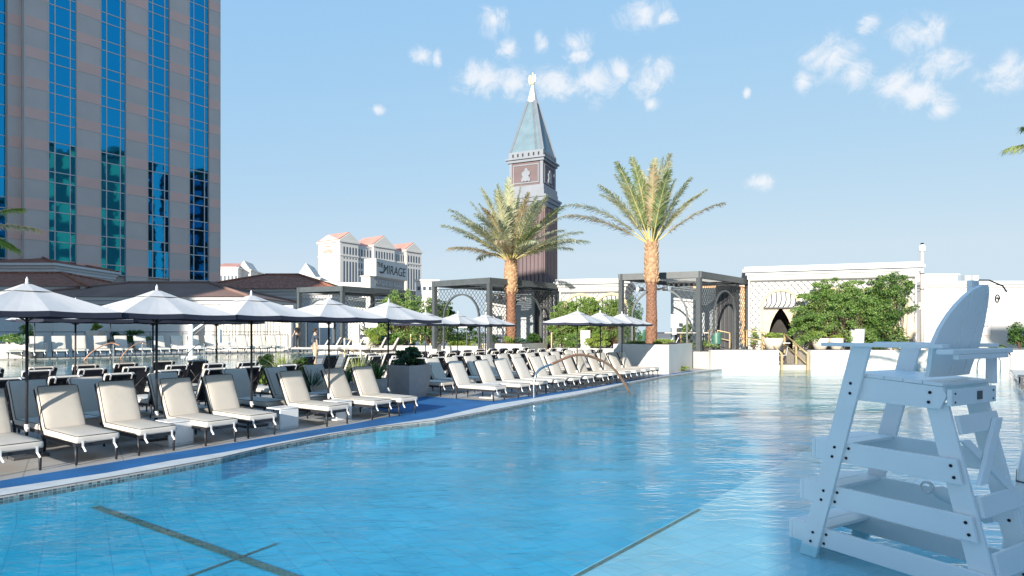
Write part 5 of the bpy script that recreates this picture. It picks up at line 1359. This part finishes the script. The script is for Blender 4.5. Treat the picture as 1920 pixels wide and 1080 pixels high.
def spotlight(label, p, d):
    p = Vector(p); d = Vector(d).normalized(); t = thing('spotlight', label, 'spotlight', p); mb = MB(); mb.tube([Vector((0, 0, 0)), d * .3], [.10, .12], 14); mb.build('housing', 'frame', t)
    mb = MB(); mb.tube([d * .301, d * .315], [.115, .115], 14); mb.build('lens', 'whiteplastic', t)
    mb = MB(); mb.bar((0, 0, -.02), (-d.x * .28, -d.y * .0 + .05, -.1), .05); mb.build('bracket', 'pergola', t)
spotlight('dark spotlight strapped to the left side of the left palm trunk', (-.62, 36.9, 3.98), (-.9, -.5, .05))
spotlight('dark spotlight strapped to the right side of the left palm trunk', (.52, 37.0, 3.95), (.9, -.3, -.1))
spotlight('dark spotlight strapped left of the right palm trunk', (6.55, 31.2, 4.1), (-.9, -.4, .0))
spotlight('dark spotlight strapped right of the right palm trunk', (7.55, 31.2, 4.12), (.9, -.5, .05))
palm('tan palm frond tips reaching in at the left picture edge', (-17.6, 19.6, .5), 5.4, .3, 12, 2.0, 21, -5, 70, mats=('frond_t', 'lf_yel', 'frond_p'), wts=(.5, .3, .2))
palm('green palm frond tips reaching in at the upper right picture edge', (13.6, 13.2, 0), 6.0, .3, 13, 2.9, 9, -5, 80, mats=('frond_g', 'lf_yel', 'frond_p'), wts=(.5, .35, .15))

# ================================================================== plants
LF = ['lf_bright', 'lf_mid', 'lf_dark']
def bp_(label, px, Y, wpx, z0, ytop, mats, seed, n=2600, leaf=.10, d=None, w=None, name='shrub', cat='shrub', **k):
    x = XA(px, Y); ww = wpx / F * Y; h = CZ + (H - ytop) / F * Y - z0
    return bush(name, label, cat, (x, Y, z0), ww, d or ww * .7, h, mats, seed, n, leaf, weights=w, **k)
bp_('big feathery green tree left of the white pedestal before the golden arches', 1568, 35.0, 170, .9, 528, LF, 31, 27000, .085, d=2.6, w=(.55, .35, .1), name='feathery_tree', cat='tree', clumps=60)
bp_('darker feathery tree right of the white pedestal beside the closed parasol', 1662, 35.4, 105, .9, 516, LF, 32, 18000, .085, d=2.4, w=(.3, .4, .3), name='feathery_tree', cat='tree', clumps=46)
bp_('light green feathery bush at the left edge of the middle lattice building', 1062, 38.6, 70, .9, 566, LF, 33, 8000, .085, w=(.75, .2, .05), name='feathery_tree', cat='tree', clumps=34)
bp_('light green feathery bush below the lattice between the right parasols', 1100, 38.2, 62, .9, 558, LF, 34, 8000, .085, w=(.8, .2, 0), name='feathery_tree', cat='tree', clumps=34)
bp_('light green feathery bush beside the left post of the right pergola', 1146, 37.6, 56, .9, 560, LF, 35, 7000, .085, w=(.7, .25, .05), name='feathery_tree', cat='tree', clumps=30)
bp_('yellow-green bush by the pergola post above the rightmost parasol', 1120, 36.2, 50, .95, 625, ['lf_yel', 'lf_bright'], 36, 1600, .07)
bp_('dark trailing plant spilling over a pale bowl right of the copper handrail', 1070, 36.2, 34, 1.0, 628, ['lf_mid', 'lf_bright'], 37, 1500, .06)
bp_('light green airy tree right of the fifth parasol beside the low pergola', 755, 44, 90, .7, 548, LF, 38, 9000, .10, w=(.75, .25, 0), name='feathery_tree', cat='tree', clumps=40)
bp_('dark green tree before the left side of the arched pergola', 818, 41.5, 80, .9, 562, LF, 39, 9000, .10, w=(.2, .4, .4), name='feathery_tree', cat='tree', clumps=40)
bp_('dark shrub inside the left pergola under the shaded parasols', 872, 40, 60, .9, 600, ['lf_mid', 'lf_dark'], 40, 2400, .08)
bp_('twiggy dark bush behind the dark low pergola lattice', 700, 47, 70, .7, 580, ['lf_dark', 'lf_mid', 'lf_blue'], 41, 2600, .09)
bp_('small bright green bush in a planter right of the golden post', 705, 39.6, 42, 1.05, 608, ['lf_yel', 'lf_bright'], 42, 1700, .07)
bp_('low bright green bush above the cream wall behind the rows', 740, 40.4, 34, 1.05, 624, ['lf_bright', 'lf_mid'], 43, 1300, .07)
bp_('silvery low bush on the cream wall at the ramp foot', 700, 40.2, 50, .95, 640, ['lf_blue'], 44, 700, .06, stems=False)
bp_('yellow-green low plants on the wall under the shaded parasols', 868, 39.4, 62, .95, 638, ['lf_yel', 'lf_bright'], 45, 1200, .06, stems=False, d=.5)
bp_('yellow-green plant at the foot of the left palm trunk', 952, 36.2, 24, 1.26, 630, ['lf_yel', 'lf_bright'], 46, 800, .05, d=.5)
bp_('blue-green succulent mound right of the left palm trunk', 976, 36.6, 28, 1.26, 634, ['lf_blue'], 47, 900, .05, d=.6)
bp_('dark green mound in the right corner of the left palm planter', 1004, 37.9, 34, 1.26, 622, ['lf_mid', 'lf_dark'], 48, 1400, .06, d=.9)
bp_('grey-green grassy mound left of the left palm trunk', 928, 37.6, 28, 1.26, 628, ['lf_blue', 'lf_mid'], 49, 900, .05, d=.7)
bp_('yellow-green plants beside the right palm trunk in the tall planter', 1243, 30.2, 42, 1.36, 636, ['lf_yel', 'lf_bright'], 50, 1300, .045, d=.5)
bp_('low green plants left of the right palm trunk', 1195, 30.8, 34, 1.36, 639, ['lf_bright', 'lf_yel'], 51, 900, .045, d=.4)
bp_('pale green weeds growing at the foot of the tall planter by the pool', 1277, 31.0, 34, .0, 686, ['lf_yel', 'lf_blue'], 52, 1000, .04, d=.7)
bp_('dense dark green hedge seen through the right pergola arch', 1335, 43, 60, .9, 560, ['lf_dark', 'lf_mid'], 53, 6000, .10, d=1.8, clumps=40)
bp_('bright green hedge seen through the right pergola arch', 1366, 42, 46, .9, 568, ['lf_bright', 'lf_mid'], 54, 4500, .10, d=1.6, clumps=34)
bp_('pale flowering low shrubs along the wall below the right pergola', 1322, 34.2, 60, 1.0, 636, ['lf_yel', 'lf_blue', 'lf_bright'], 55, 1500, .05, d=.5)
bp_('climbing green plant on the lattice right of the right pergola', 1413, 37.4, 22, .9, 612, ['lf_yel', 'lf_bright'], 56, 500, .05, d=.3)
bp_('grey-green airy shrub inside the left bay of the right pergola', 1190, 35.4, 44, .9, 556, ['lf_blue', 'lf_mid'], 57, 2200, .06, d=.9)
bp_('green shrub in the right bay of the right pergola', 1290, 35.6, 34, .9, 606, ['lf_mid', 'lf_dark', 'lf_bright'], 58, 1500, .06, d=.8)
bp_('green shrub below the feathery trees along the pool wall', 1650, 34.3, 70, 1.0, 633, ['lf_bright', 'lf_mid'], 59, 2200, .06, d=.7)
bp_('dark green bush at the right picture edge before the white wall', 1912, 36, 40, 1.0, 605, ['lf_dark', 'lf_mid'], 60, 2600, .07, d=1.0)
bp_('low green plants left of the dark arched handrail', 1872, 35, 36, 1.0, 646, ['lf_mid', 'lf_bright'], 61, 1000, .05, d=.5)
bp_('green shrub behind the left planter by the pale blue wall', 44, 44.5, 38, .5, 607, ['lf_bright', 'lf_mid'], 62, 1800, .08)
bp_('dark green shrubs on the wall behind the lift chair', 250, 46, 66, .8, 619, ['lf_mid', 'lf_dark'], 63, 2000, .07, d=.6)
bp_('dark low shrub left of the handrails by the potted lime plant', 215, 46.2, 34, .8, 622, ['lf_dark', 'lf_blue'], 64, 900, .07, d=.6)
bp_('leafy low plants on the far left planter', 18, 33.2, 44, 1.3, 626, ['lf_mid', 'lf_bright'], 65, 900, .06, d=.8)
# cactus pads
t = thing('cactus', 'pale green pad cactus on the far left planter', 'cactus', (XA(27, 34), 34.4, 1.3)); mb = MB()
for (x, z, r_) in ((0, .16, .17), (.2, .2, .16), (-.18, .14, .14), (.08, .38, .13), (.3, .4, .12), (-.1, .36, .11)):
    m_ = MB(); m_.bm.free(); b4 = len(mb.bm.verts); mb.lathe([(r_ * .6, -.03), (r_, 0), (r_ * .6, .03)], 14)
    mb.bm.verts.ensure_lookup_table()
    for v in mb.bm.verts[b4:]: v.co = Vector((x + v.co.x, v.co.z * 1.2, z + v.co.y * 1.3))
mb.build('pads', 'lf_blue', t)
# plants among the loungers
bp_('yellow-green variegated shrub among the loungers left of the spiky grass', 497, 21.5, 52, .0, 664, ['lf_yel', 'lf_bright', 'lf_mid'], 70, 2600, .07, d=.9)
bp_('dark green shrub among the loungers right of the spiky grass', 566, 21.0, 44, .0, 668, ['lf_mid', 'lf_dark'], 71, 2200, .07, d=.9)
grass_plant('spiky_plant', 'pale yellow spiky grass among the black-backed loungers', 'ornamental grass', (XA(532, 20.5), 20.5, .35), .8, 1.05, ['lf_yel', 'frond_p'], 72, 150, width=.022)
grass_plant('spiky_plant', 'straw coloured spiky grass left of the big square planter', 'ornamental grass', (XA(672, 19.5), 19.5, .25), .75, 1.05, ['frond_p', 'lf_yel'], 73, 140, width=.02)
def pot_round(name, label, p, r0, r1, h, m, plant=None):
    t = thing(name, label, 'planter', p); mb = MB(); mb.lathe([(r0, 0), (r0 + (r1 - r0) * .6, h * .5), (r1, h), (r1 - .03, h), (r1 - .05, h - .06)], 24); mb.build('pot', m, t)
    mb = MB(); mb.lathe([(r1 - .05, h - .08), (r1 - .06, h - .05)], 20); mb.build('soil', 'soil', t); return t
pot_round('plant_pot', 'dark grey pot with dark agave beside the square planter', (XA(648, 17.2), 17.2, 0), .22, .34, .55, 'planter')
grass_plant('agave', 'dark blue-green agave in the dark grey pot', 'agave', (XA(648, 17.2), 17.2, .5), .55, .55, ['lf_dark', 'lf_blue'], 74, 60, .4, .035)
pot_round('plant_pot', 'dark round pot left of the big square planter with agave leaves', (XA(708, 18.2), 18.2, 0), .24, .36, .62, 'planter')
grass_plant('agave', 'dark green agave in the round pot touching the square planter', 'agave', (XA(708, 18.2), 18.2, .56), .55, .6, ['lf_dark', 'lf_mid'], 75, 70, .4, .035)
grass_plant('agave', 'dark agave clump behind the sixth front lounger', 'agave', (XA(583, 16.6), 16.6, .35), .6, .65, ['lf_dark', 'lf_blue'], 76, 70, .4, .03)
def square_planter(label, p, b, tp, h, rz, m='planter'):
    t = thing('square_planter', label, 'planter', p, rz); mb = MB()
    n = 6; prev = None
    def ring(w, z): return [mb.bm.verts.new((sx * w, sy * w, z)) for sx, sy in ((-1, -1), (1, -1), (1, 1), (-1, 1))]
    rs_ = [ring(b + (tp - b) * (k / n) ** .8, h * k / n) for k in range(n + 1)] + [ring(tp - .05, h), ring(tp - .07, h - .08)]
    for a_, c_ in zip(rs_[:-1], rs_[1:]):
        for k in range(4): mb.bm.faces.new((a_[k], a_[(k + 1) % 4], c_[(k + 1) % 4], c_[k]))
    mb.bm.faces.new(list(reversed(rs_[0]))); bmesh.ops.bevel(mb.bm, geom=[e for e in mb.bm.edges if abs(e.verts[0].co.z - e.verts[1].co.z) > .01], offset=.012, segments=2, affect='EDGES', profile=.5); mb.build('pot', m, t)
    mb = MB(); mb.box(-tp + .07, tp - .07, -tp + .07, tp - .07, h - .1, h - .07); mb.build('soil', 'soil', t); return t
square_planter('big taupe square planter holding a round dark bush beside the blue walkway', (XA(767, 18.9), 18.9, 0), .36, .50, .98, HEAD)
bush('shrub', 'round grey-green bush growing in the big square planter', 'shrub', (XA(765, 18.9), 18.9, .93), .86, .86, .58, ['lf_dark', 'lf_blue', 'lf_mid'], 77, 4200, .05, clumps=26, weights=(.55, .3, .15))
square_planter('pale tapered pot with lime plant on the wall left of the first handrails', (XA(180, 45), 45, 1.62), .34, .46, .42, 0, 'pot')
bush('shrub', 'lime green plant in the pale pot behind the raised pool', 'shrub', (XA(180, 45), 45, 2.02), .7, .6, .55, ['lf_yel', 'lf_bright'], 78, 500, .09)
def bowl(label, px, Y, rpx, plantlab, mats, seed, hplant=.35):
    x = XA(px, Y); r1 = rpx / F * Y
    pot_round('bowl_planter', label, (x, Y, 1.0), r1 * .55, r1, .62, 'pot')
    bush('shrub', plantlab, 'shrub', (x, Y, 1.55), r1 * 1.9, r1 * 1.7, hplant, mats, seed, 1500, .06, clumps=16, stems=False)
bowl('pale bowl planter on the pool wall left of the gap', 1450, 34.3, 19, 'lime green cushion plant in the bowl left of the gap', ['lf_yel', 'lf_bright'], 80)
bowl('pale bowl planter on the pool wall right of the gap', 1538, 34.3, 17, 'green drooping plant in the bowl right of the gap', ['lf_bright', 'lf_yel'], 81, .5)
bowl('pale low bowl behind the armrest of the lifeguard chair', 1568, 34.5, 14, 'yellow-green leaves in the low bowl near the armrest', ['lf_yel', 'lf_bright'], 82, .3)
bowl('pale bowl planter on the short wall behind the right parasols', 1070, 36.6, 12, 'green plant in the bowl behind the right parasols', ['lf_mid', 'lf_bright'], 83, .3)
bowl('pale bowl planter beside the golden post behind the rows', 694, 40.2, 13, 'bright green plant in the bowl beside the golden post', ['lf_yel', 'lf_bright'], 84, .5)

# ================================================================== rails, furniture, lift, people
def rail_fence(label, pts, z0s, hgt, m='gold', posts=None, mid=True, r=.03):
    t = thing('handrail', label, 'railing', (*pts[0], z0s[0])); n = len(pts)
    P3 = [Vector((p[0], p[1], z)) for p, z in zip(pts, z0s)]
    mb = MB(); mb.tube([p + Vector((0, 0, hgt)) for p in P3], r, 8); mb.build('top_rail', m, t, world=True)
    if mid: mb = MB(); mb.tube([p + Vector((0, 0, hgt * .5)) for p in P3], r * .7, 8); mb.build('mid_rail', m, t, world=True)
    for p in P3: mb = MB(); mb.bar(p, p + Vector((0, 0, hgt)), r * 2, r * 2); mb.build('post', m, t, world=True)
rail_fence('golden handrail left of the gap in the pool wall', [(14.25, 32.9), (14.28, 34.2), (14.3, 35.6)], [-.3, .2, .75], 1.1, r=.045)
rail_fence('golden handrail right of the gap in the pool wall', [(15.62, 32.9), (15.6, 34.2), (15.58, 35.6)], [-.3, .2, .75], 1.1, r=.045)
n_ = 7; rail_fence('long golden ramp railing behind the black-backed loungers', [(XA(770, 43) + i * (XA(905, 40.2) - XA(770, 43)) / n_, 43 + (40.2 - 43) * i / n_) for i in range(n_ + 1)], [1.15 - i * .07 for i in range(n_ + 1)], .65)
rail_fence('golden sloping rail left of the lattice building', [(XA(1394, 37), 37), (XA(1400, 36.6), 36.6), (XA(1436, 36), 36)], [1.1, 1.1, .95], .95)
rail_fence('golden railing inside the right pergola arch', [(XA(1328, 37), 37), (XA(1345, 37), 37), (XA(1368, 36.4), 36.4)], [1.15, 1.15, 1.0], .9)
rail_fence('golden post rail beside the dark doorway behind the standing man', [(XA(646, 36), 36), (XA(676, 34.6), 34.6)], [.5, .2], 1.1)
rail_fence('thin golden rail between the left pergola and lattice building', [(XA(1034, 37.5), 37.5), (XA(1046, 38.5), 38.5)], [.9, .9], 1.0)
for i, (px, Y, wl_, lab) in enumerate(((196, 34, 1.5, 'large arched copper handrail in the raised pool left of the lift'), (206, 38, .8, 'small copper handrail behind the large arched one'), (255, 36, 1.1, 'low copper handrail right of the second parasol pole'), (372, 35, 1.0, 'dark low handrail right of the pool lift'))):
    x = XA(px, Y); railing('handrail', lab, 'handrail', [(x - wl_ * .5, Y - .6, .40), (x - wl_ * .3, Y - .4, .9), (x + wl_ * .2, Y, 1.42), (x + wl_ * .5, Y + .1, 1.22)], .03, 'copper' if i < 3 else 'pergola', [(x + wl_ * .3, Y + .05, .4), (x + wl_ * .3, Y + .05, 1.28)])
railing('handrail', 'dark arched handrail at the far right behind the lifeguard chair', 'handrail', [(XA(1857, 31), 31, -.1), (XA(1857, 31), 31, .9), (XA(1868, 31), 31.1, 1.2), (XA(1885, 31), 31.3, 1.32), (XA(1903, 31), 31.5, 1.18), (XA(1912, 31), 31.6, .8)], .035, 'black', [(XA(1912, 31), 31.6, .8), (XA(1912, 31), 31.6, -.1)])
# pool lift
x, Y = XA(358, 37), 37
t = thing('pool_lift', 'white accessible pool lift with arm and seat beside the raised pool', 'pool lift', (x, Y, .45), R(10))
mb = MB(); mb.box(-.1, .1, -.1, .1, .05, 2.55, bev=.01); mb.build('mast', 'whiteplastic', t)
mb = MB(); mb.box(-.45, .45, -.35, .35, 0, .06, bev=.01); mb.box(-.6, .6, -.2, .2, .55, .68, bev=.02); mb.build('base', 'whiteplastic', t)
mb = MB(); mb.bar((0, 0, 1.5), (1.35, 0, 2.5), .1); mb.bar((0, 0, 2.45), (.08, 0, 2.5), .1); mb.build('lift_arm', 'whiteplastic', t)
mb = MB(); mb.bar((1.35, 0, 2.5), (1.7, 0, 1.0), .07); mb.build('hanger', 'whiteplastic', t)
mb = MB(); mb.box(1.6, 2.15, -.25, .25, .75, .85, bev=.03); mb.box(1.55, 1.68, -.25, .25, .85, 1.65, bev=.03); mb.box(1.9, 2.3, -.22, .22, .45, .5, bev=.02); mb.build('lift_seat', 'whiteplastic', t)
mb = MB(); mb.bar((0, .06, 1.2), (1.0, .06, 2.1), .04); mb.build('actuator', 'frame', t)
# terrace furniture
def bistro_chair(label, p, rz, m='black'):
    t = thing('bistro_chair', label, 'chair', p, rz)
    mb = MB(); mb.box(-.22, .22, -.22, .22, .43, .46, bev=.01); mb.build('seat', m, t)
    mb = MB(); mb.bar((-.2, 0, .45), (-.30, 0, .9), .42, .03, up=(0, 1, 0)) if False else mb.slab([(-.21, -.21, .47), (-.21, .21, .47), (-.31, .19, .92), (-.31, -.19, .92)], (.025, 0, 0)); mb.build('backrest', m, t)
    for sx in (-.19, .19):
        for sy in (-.19, .19): mb = MB(); mb.tube([(sx, sy, .43), (sx * 1.15, sy * 1.1, 0)], .015, 6); mb.build('leg', 'black', t)
bistro_chair('white backed chair in the gap of the pool wall', (15.25, 35.2, .2), R(165), 'whitetrim')
bistro_chair('dark chair behind the tall table in the pool wall gap', (15.0, 36.2, .2), R(90))
t = thing('tall_table', 'dark tall table standing in the gap of the pool wall', 'table', (14.72, 34.6, .2))
mb = MB(); mb.box(-.12, .62, -.3, .3, 1.12, 1.17, bev=.01); mb.build('table_top', 'whitetrim', t)
mb = MB(); mb.tube([(.1, 0, .02), (.1, 0, 1.12)], .035, 8); mb.bar((.1, 0, .6), (.5, 0, 1.1), .04); mb.build('leg', 'black', t)
mb = MB(); mb.box(-.15, .4, -.25, .25, 0, .03); mb.build('foot', 'black', t)
def tub_chair(label, px, Y, z0):
    t = thing('tub_chair', label, 'chair', (XA(px, Y), Y, z0), R(200)); mb = MB()
    vs_ = []
    for j in range(7):
        g = j / 6; ring = []
        for k in range(17):
            a_ = R(-115 + 230 * k / 16) + math.pi; rr = .25 + .05 * g; top_ = (.50 + .32 * math.cos((k - 8) / 8 * 1.35)); ring.append(mb.bm.verts.new((rr * math.cos(a_), rr * math.sin(a_), .40 + (top_ - .1) * g * .9)))
        vs_.append(ring)
    for a_, b_ in zip(vs_[:-1], vs_[1:]):
        for k in range(16): mb.bm.faces.new((a_[k], a_[k + 1], b_[k + 1], b_[k])).smooth = True
    mb.build('shell', M.setdefault('greenplastic', mat('green_shell', (.06, .16, .12), .45)), t, recalc=False)
    mb = MB(); mb.lathe([(.24, .38), (.25, .42), (.22, .44)], 16); mb.build('seat', 'greenplastic', t)
    for a_ in range(4): mb = MB(); mb.tube([(.18 * math.cos(a_ * 1.57 + .78), .18 * math.sin(a_ * 1.57 + .78), .38), (.24 * math.cos(a_ * 1.57 + .78), .24 * math.sin(a_ * 1.57 + .78), 0)], .014, 6); mb.build('leg', 'black', t)
tub_chair('rounded green chair on the terrace right of the right palm', 1343, 34.6, .9)
tub_chair('rounded green chair left of the right palm trunk on the terrace', 1203, 35.6, 1.05)
tub_chair('rounded green chair behind the yellow-green bush by the golden post', 716, 40.8, .95)
t = thing('bar_table', 'long dark high table with a stone top under the right pergola', 'table', (XA(1262, 34.2), 34.3, .9))
mb = MB(); mb.box(-1.3, 1.9, -.3, .3, .98, 1.04, bev=.01); mb.build('table_top', 'planter', t)
for x_ in (-1.1, .3, 1.7): mb = MB(); mb.bar((x_, 0, 0), (x_, 0, .98), .06); mb.build('leg', 'black', t)
t = thing('folded_towels', 'striped folded chair frame behind the tall planter', 'folding chair', (XA(1270, 32.8), 34.0, .9))
for i in range(4): mb = MB(); mb.bar((-.3 + i * .2, 0, .2), (.1 + i * .15, .05, .75), .03); mb.build('slat', 'black' if i % 2 else 'whiteplastic', t)
mb = MB(); mb.box(-.3, .4, -.02, .1, .18, .2); mb.build('seat', 'whiteplastic', t)
t = thing('side_bench', 'low black bench at the far right edge of the pool deck', 'bench', (17.9, 21.5, 0), R(55))
mb = MB(); mb.box(-.5, .5, -.3, .3, .40, .45, bev=.01); mb.build('seat', 'frame', t)
for sx in (-.45, .45):
    for sy in (-.25, .25): mb = MB(); mb.bar((sx, sy, 0), (sx, sy, .40), .05); mb.build('leg', 'black', t)
t = thing('drain_grating', 'slatted grey grating along the right pool edge', 'grating', (18.4, 22.0, 0), math.atan2(13.3, 9.7))
mb = MB()
for k in range(4): mb.box(-2.6, 6.5, -.35 + k * .16, -.24 + k * .16, .002, .03)
mb.build('slat', 'planter', t)

# people ---------------------------------------------------------------------------------
def skin_mesh(name, verts, edges, m, parent, sub=2):
    me = bpy.data.meshes.new(name); me.from_pydata([v[:3] for v in verts], edges, []); me.materials.append(M[m])
    o = bpy.data.objects.new(name, me); C.objects.link(o); o.parent = parent
    sk = o.modifiers.new('skin', 'SKIN'); sk.use_smooth_shade = True
    for i, v in enumerate(verts):
        r_ = v[3] if isinstance(v[3], tuple) else (v[3], v[3]); me.skin_vertices[0].data[i].radius = r_
    me.skin_vertices[0].data[0].use_root = True
    s_ = o.modifiers.new('sub', 'SUBSURF'); s_.levels = sub; s_.render_levels = sub
    dg = bpy.context.evaluated_depsgraph_get(); dg.update(); nm = bpy.data.meshes.new_from_object(o.evaluated_get(dg)); nm.name = name
    o.modifiers.clear(); o.data = nm; bpy.data.meshes.remove(me)
    for p in nm.polygons: p.use_smooth = True
    if not nm.materials: nm.materials.append(M[m])
    return o
def person(label, loc, rz, h, shirt, legs, hair, arm_bend=.35, longhair=False, sleeve=True):
    t = thing('person', label, 'person', loc, rz); k = h / 1.75
    V = lambda *a_: tuple(c * k for c in a_[:3]) + ((tuple(x * k for x in a_[3]) if isinstance(a_[3], tuple) else a_[3] * k),)
    # faces +x
    body = [V(0, 0, .95, (.14, .10)), V(0, 0, 1.15, (.135, .095)), V(.0, 0, 1.38, (.16, .10)), V(0, 0, 1.48, .065), V(.015, 0, 1.56, (.068, .072)), V(.02, 0, 1.63, (.082, .095)), V(.015, 0, 1.70, (.07, .08)),
            V(0, .19, 1.40, .055), V(-.05, .25, 1.14, .040), V(.12, .24, .93, .030), V(.17, .235, .86, .034), V(.205, .23, .79, .022),
            V(0, -.19, 1.40, .055), V(-.02, -.25, 1.13, .040), V(.02, -.26, .90, .030), V(.03, -.26, .83, .034), V(.045, -.26, .75, .022),
            V(0, .10, .88, .085), V(.03, .11, .50, .060), V(-.01, .12, .10, .040), V(.14, .13, .035, .035),
            V(0, -.10, .88, .085), V(-.03, -.11, .50, .060), V(-.06, -.12, .10, .040), V(.09, -.13, .035, .035),
            V(.112, 0, 1.60, .014)]
    E = [(0, 1), (1, 2), (2, 3), (3, 4), (4, 5), (5, 6), (2, 7), (7, 8), (8, 9), (9, 10), (10, 11), (2, 12), (12, 13), (13, 14), (14, 15), (15, 16), (0, 17), (17, 18), (18, 19), (19, 20), (0, 21), (21, 22), (22, 23), (23, 24), (5, 25)]
    skin_mesh('body', body, E, 'skin', t)
    sh_ = [V(0, 0, .98, (.165, .125)), V(0, 0, 1.15, (.158, .118)), V(0, 0, 1.36, (.178, .120)), V(0, 0, 1.455, .085), V(0, .20, 1.39, .075), V(-.035, .245, 1.22, .062), V(0, -.20, 1.39, .075), V(-.012, -.24, 1.20, .062)]
    skin_mesh('shirt', sh_, [(0, 1), (1, 2), (2, 3), (2, 4), (4, 5), (2, 6), (6, 7)], shirt, t)
    tr = [V(0, 0, .97, (.155, .125)), V(0, .10, .86, .108), V(.03, .11, .50, .082), V(-.01, .12, .09, .065), V(0, -.10, .86, .108), V(-.03, -.11, .50, .082), V(-.06, -.12, .09, .065)]
    skin_mesh('trousers', tr, [(0, 1), (1, 2), (2, 3), (0, 4), (4, 5), (5, 6)], legs, t)
    if longhair: hv = [V(-.02, 0, 1.66, (.095, .105)), V(-.01, 0, 1.735, (.07, .08)), V(-.06, 0, 1.55, (.085, .07)), V(-.08, 0, 1.42, (.08, .05))]; he = [(0, 1), (0, 2), (2, 3)]
    else: hv = [V(-.022, 0, 1.665, (.088, .098)), V(-.005, 0, 1.725, (.075, .082)), V(-.045, 0, 1.60, (.06, .06))]; he = [(0, 1), (0, 2)]
    skin_mesh('hair', hv, he, hair, t)
    for sy in (-1, 1): mb = MB(); mb.tube([(.01 * k, sy * .083 * k, 1.60 * k), (.0, sy * .10 * k, 1.615 * k), (-.005 * k, sy * .088 * k, 1.635 * k)], [.010 * k, .014 * k, .008 * k], 6); mb.build('ear', 'skin', t)
    for sy in (-.032, .032): mb = MB(); mb.lathe([(.003, -.008), (.010, 0), (.003, .008)], 8); mb.xf(Matrix.Translation((.098 * k, sy * k, 1.635 * k)) @ Matrix.Scale(k, 4)); mb.build('eye', 'bolt', t)
    return t
person('man in dark short-sleeved shirt and tan trousers standing behind the loungers', (XA(591, 27), 27, .5), R(38), 1.62, 'shirt', 'trousers', 'hair')
person('blond person in black clothes standing far off by the dark pergola', (XA(557, 41.2), 41.2, .9), R(150), 1.62, 'black', 'black', 'hair_b', longhair=True)
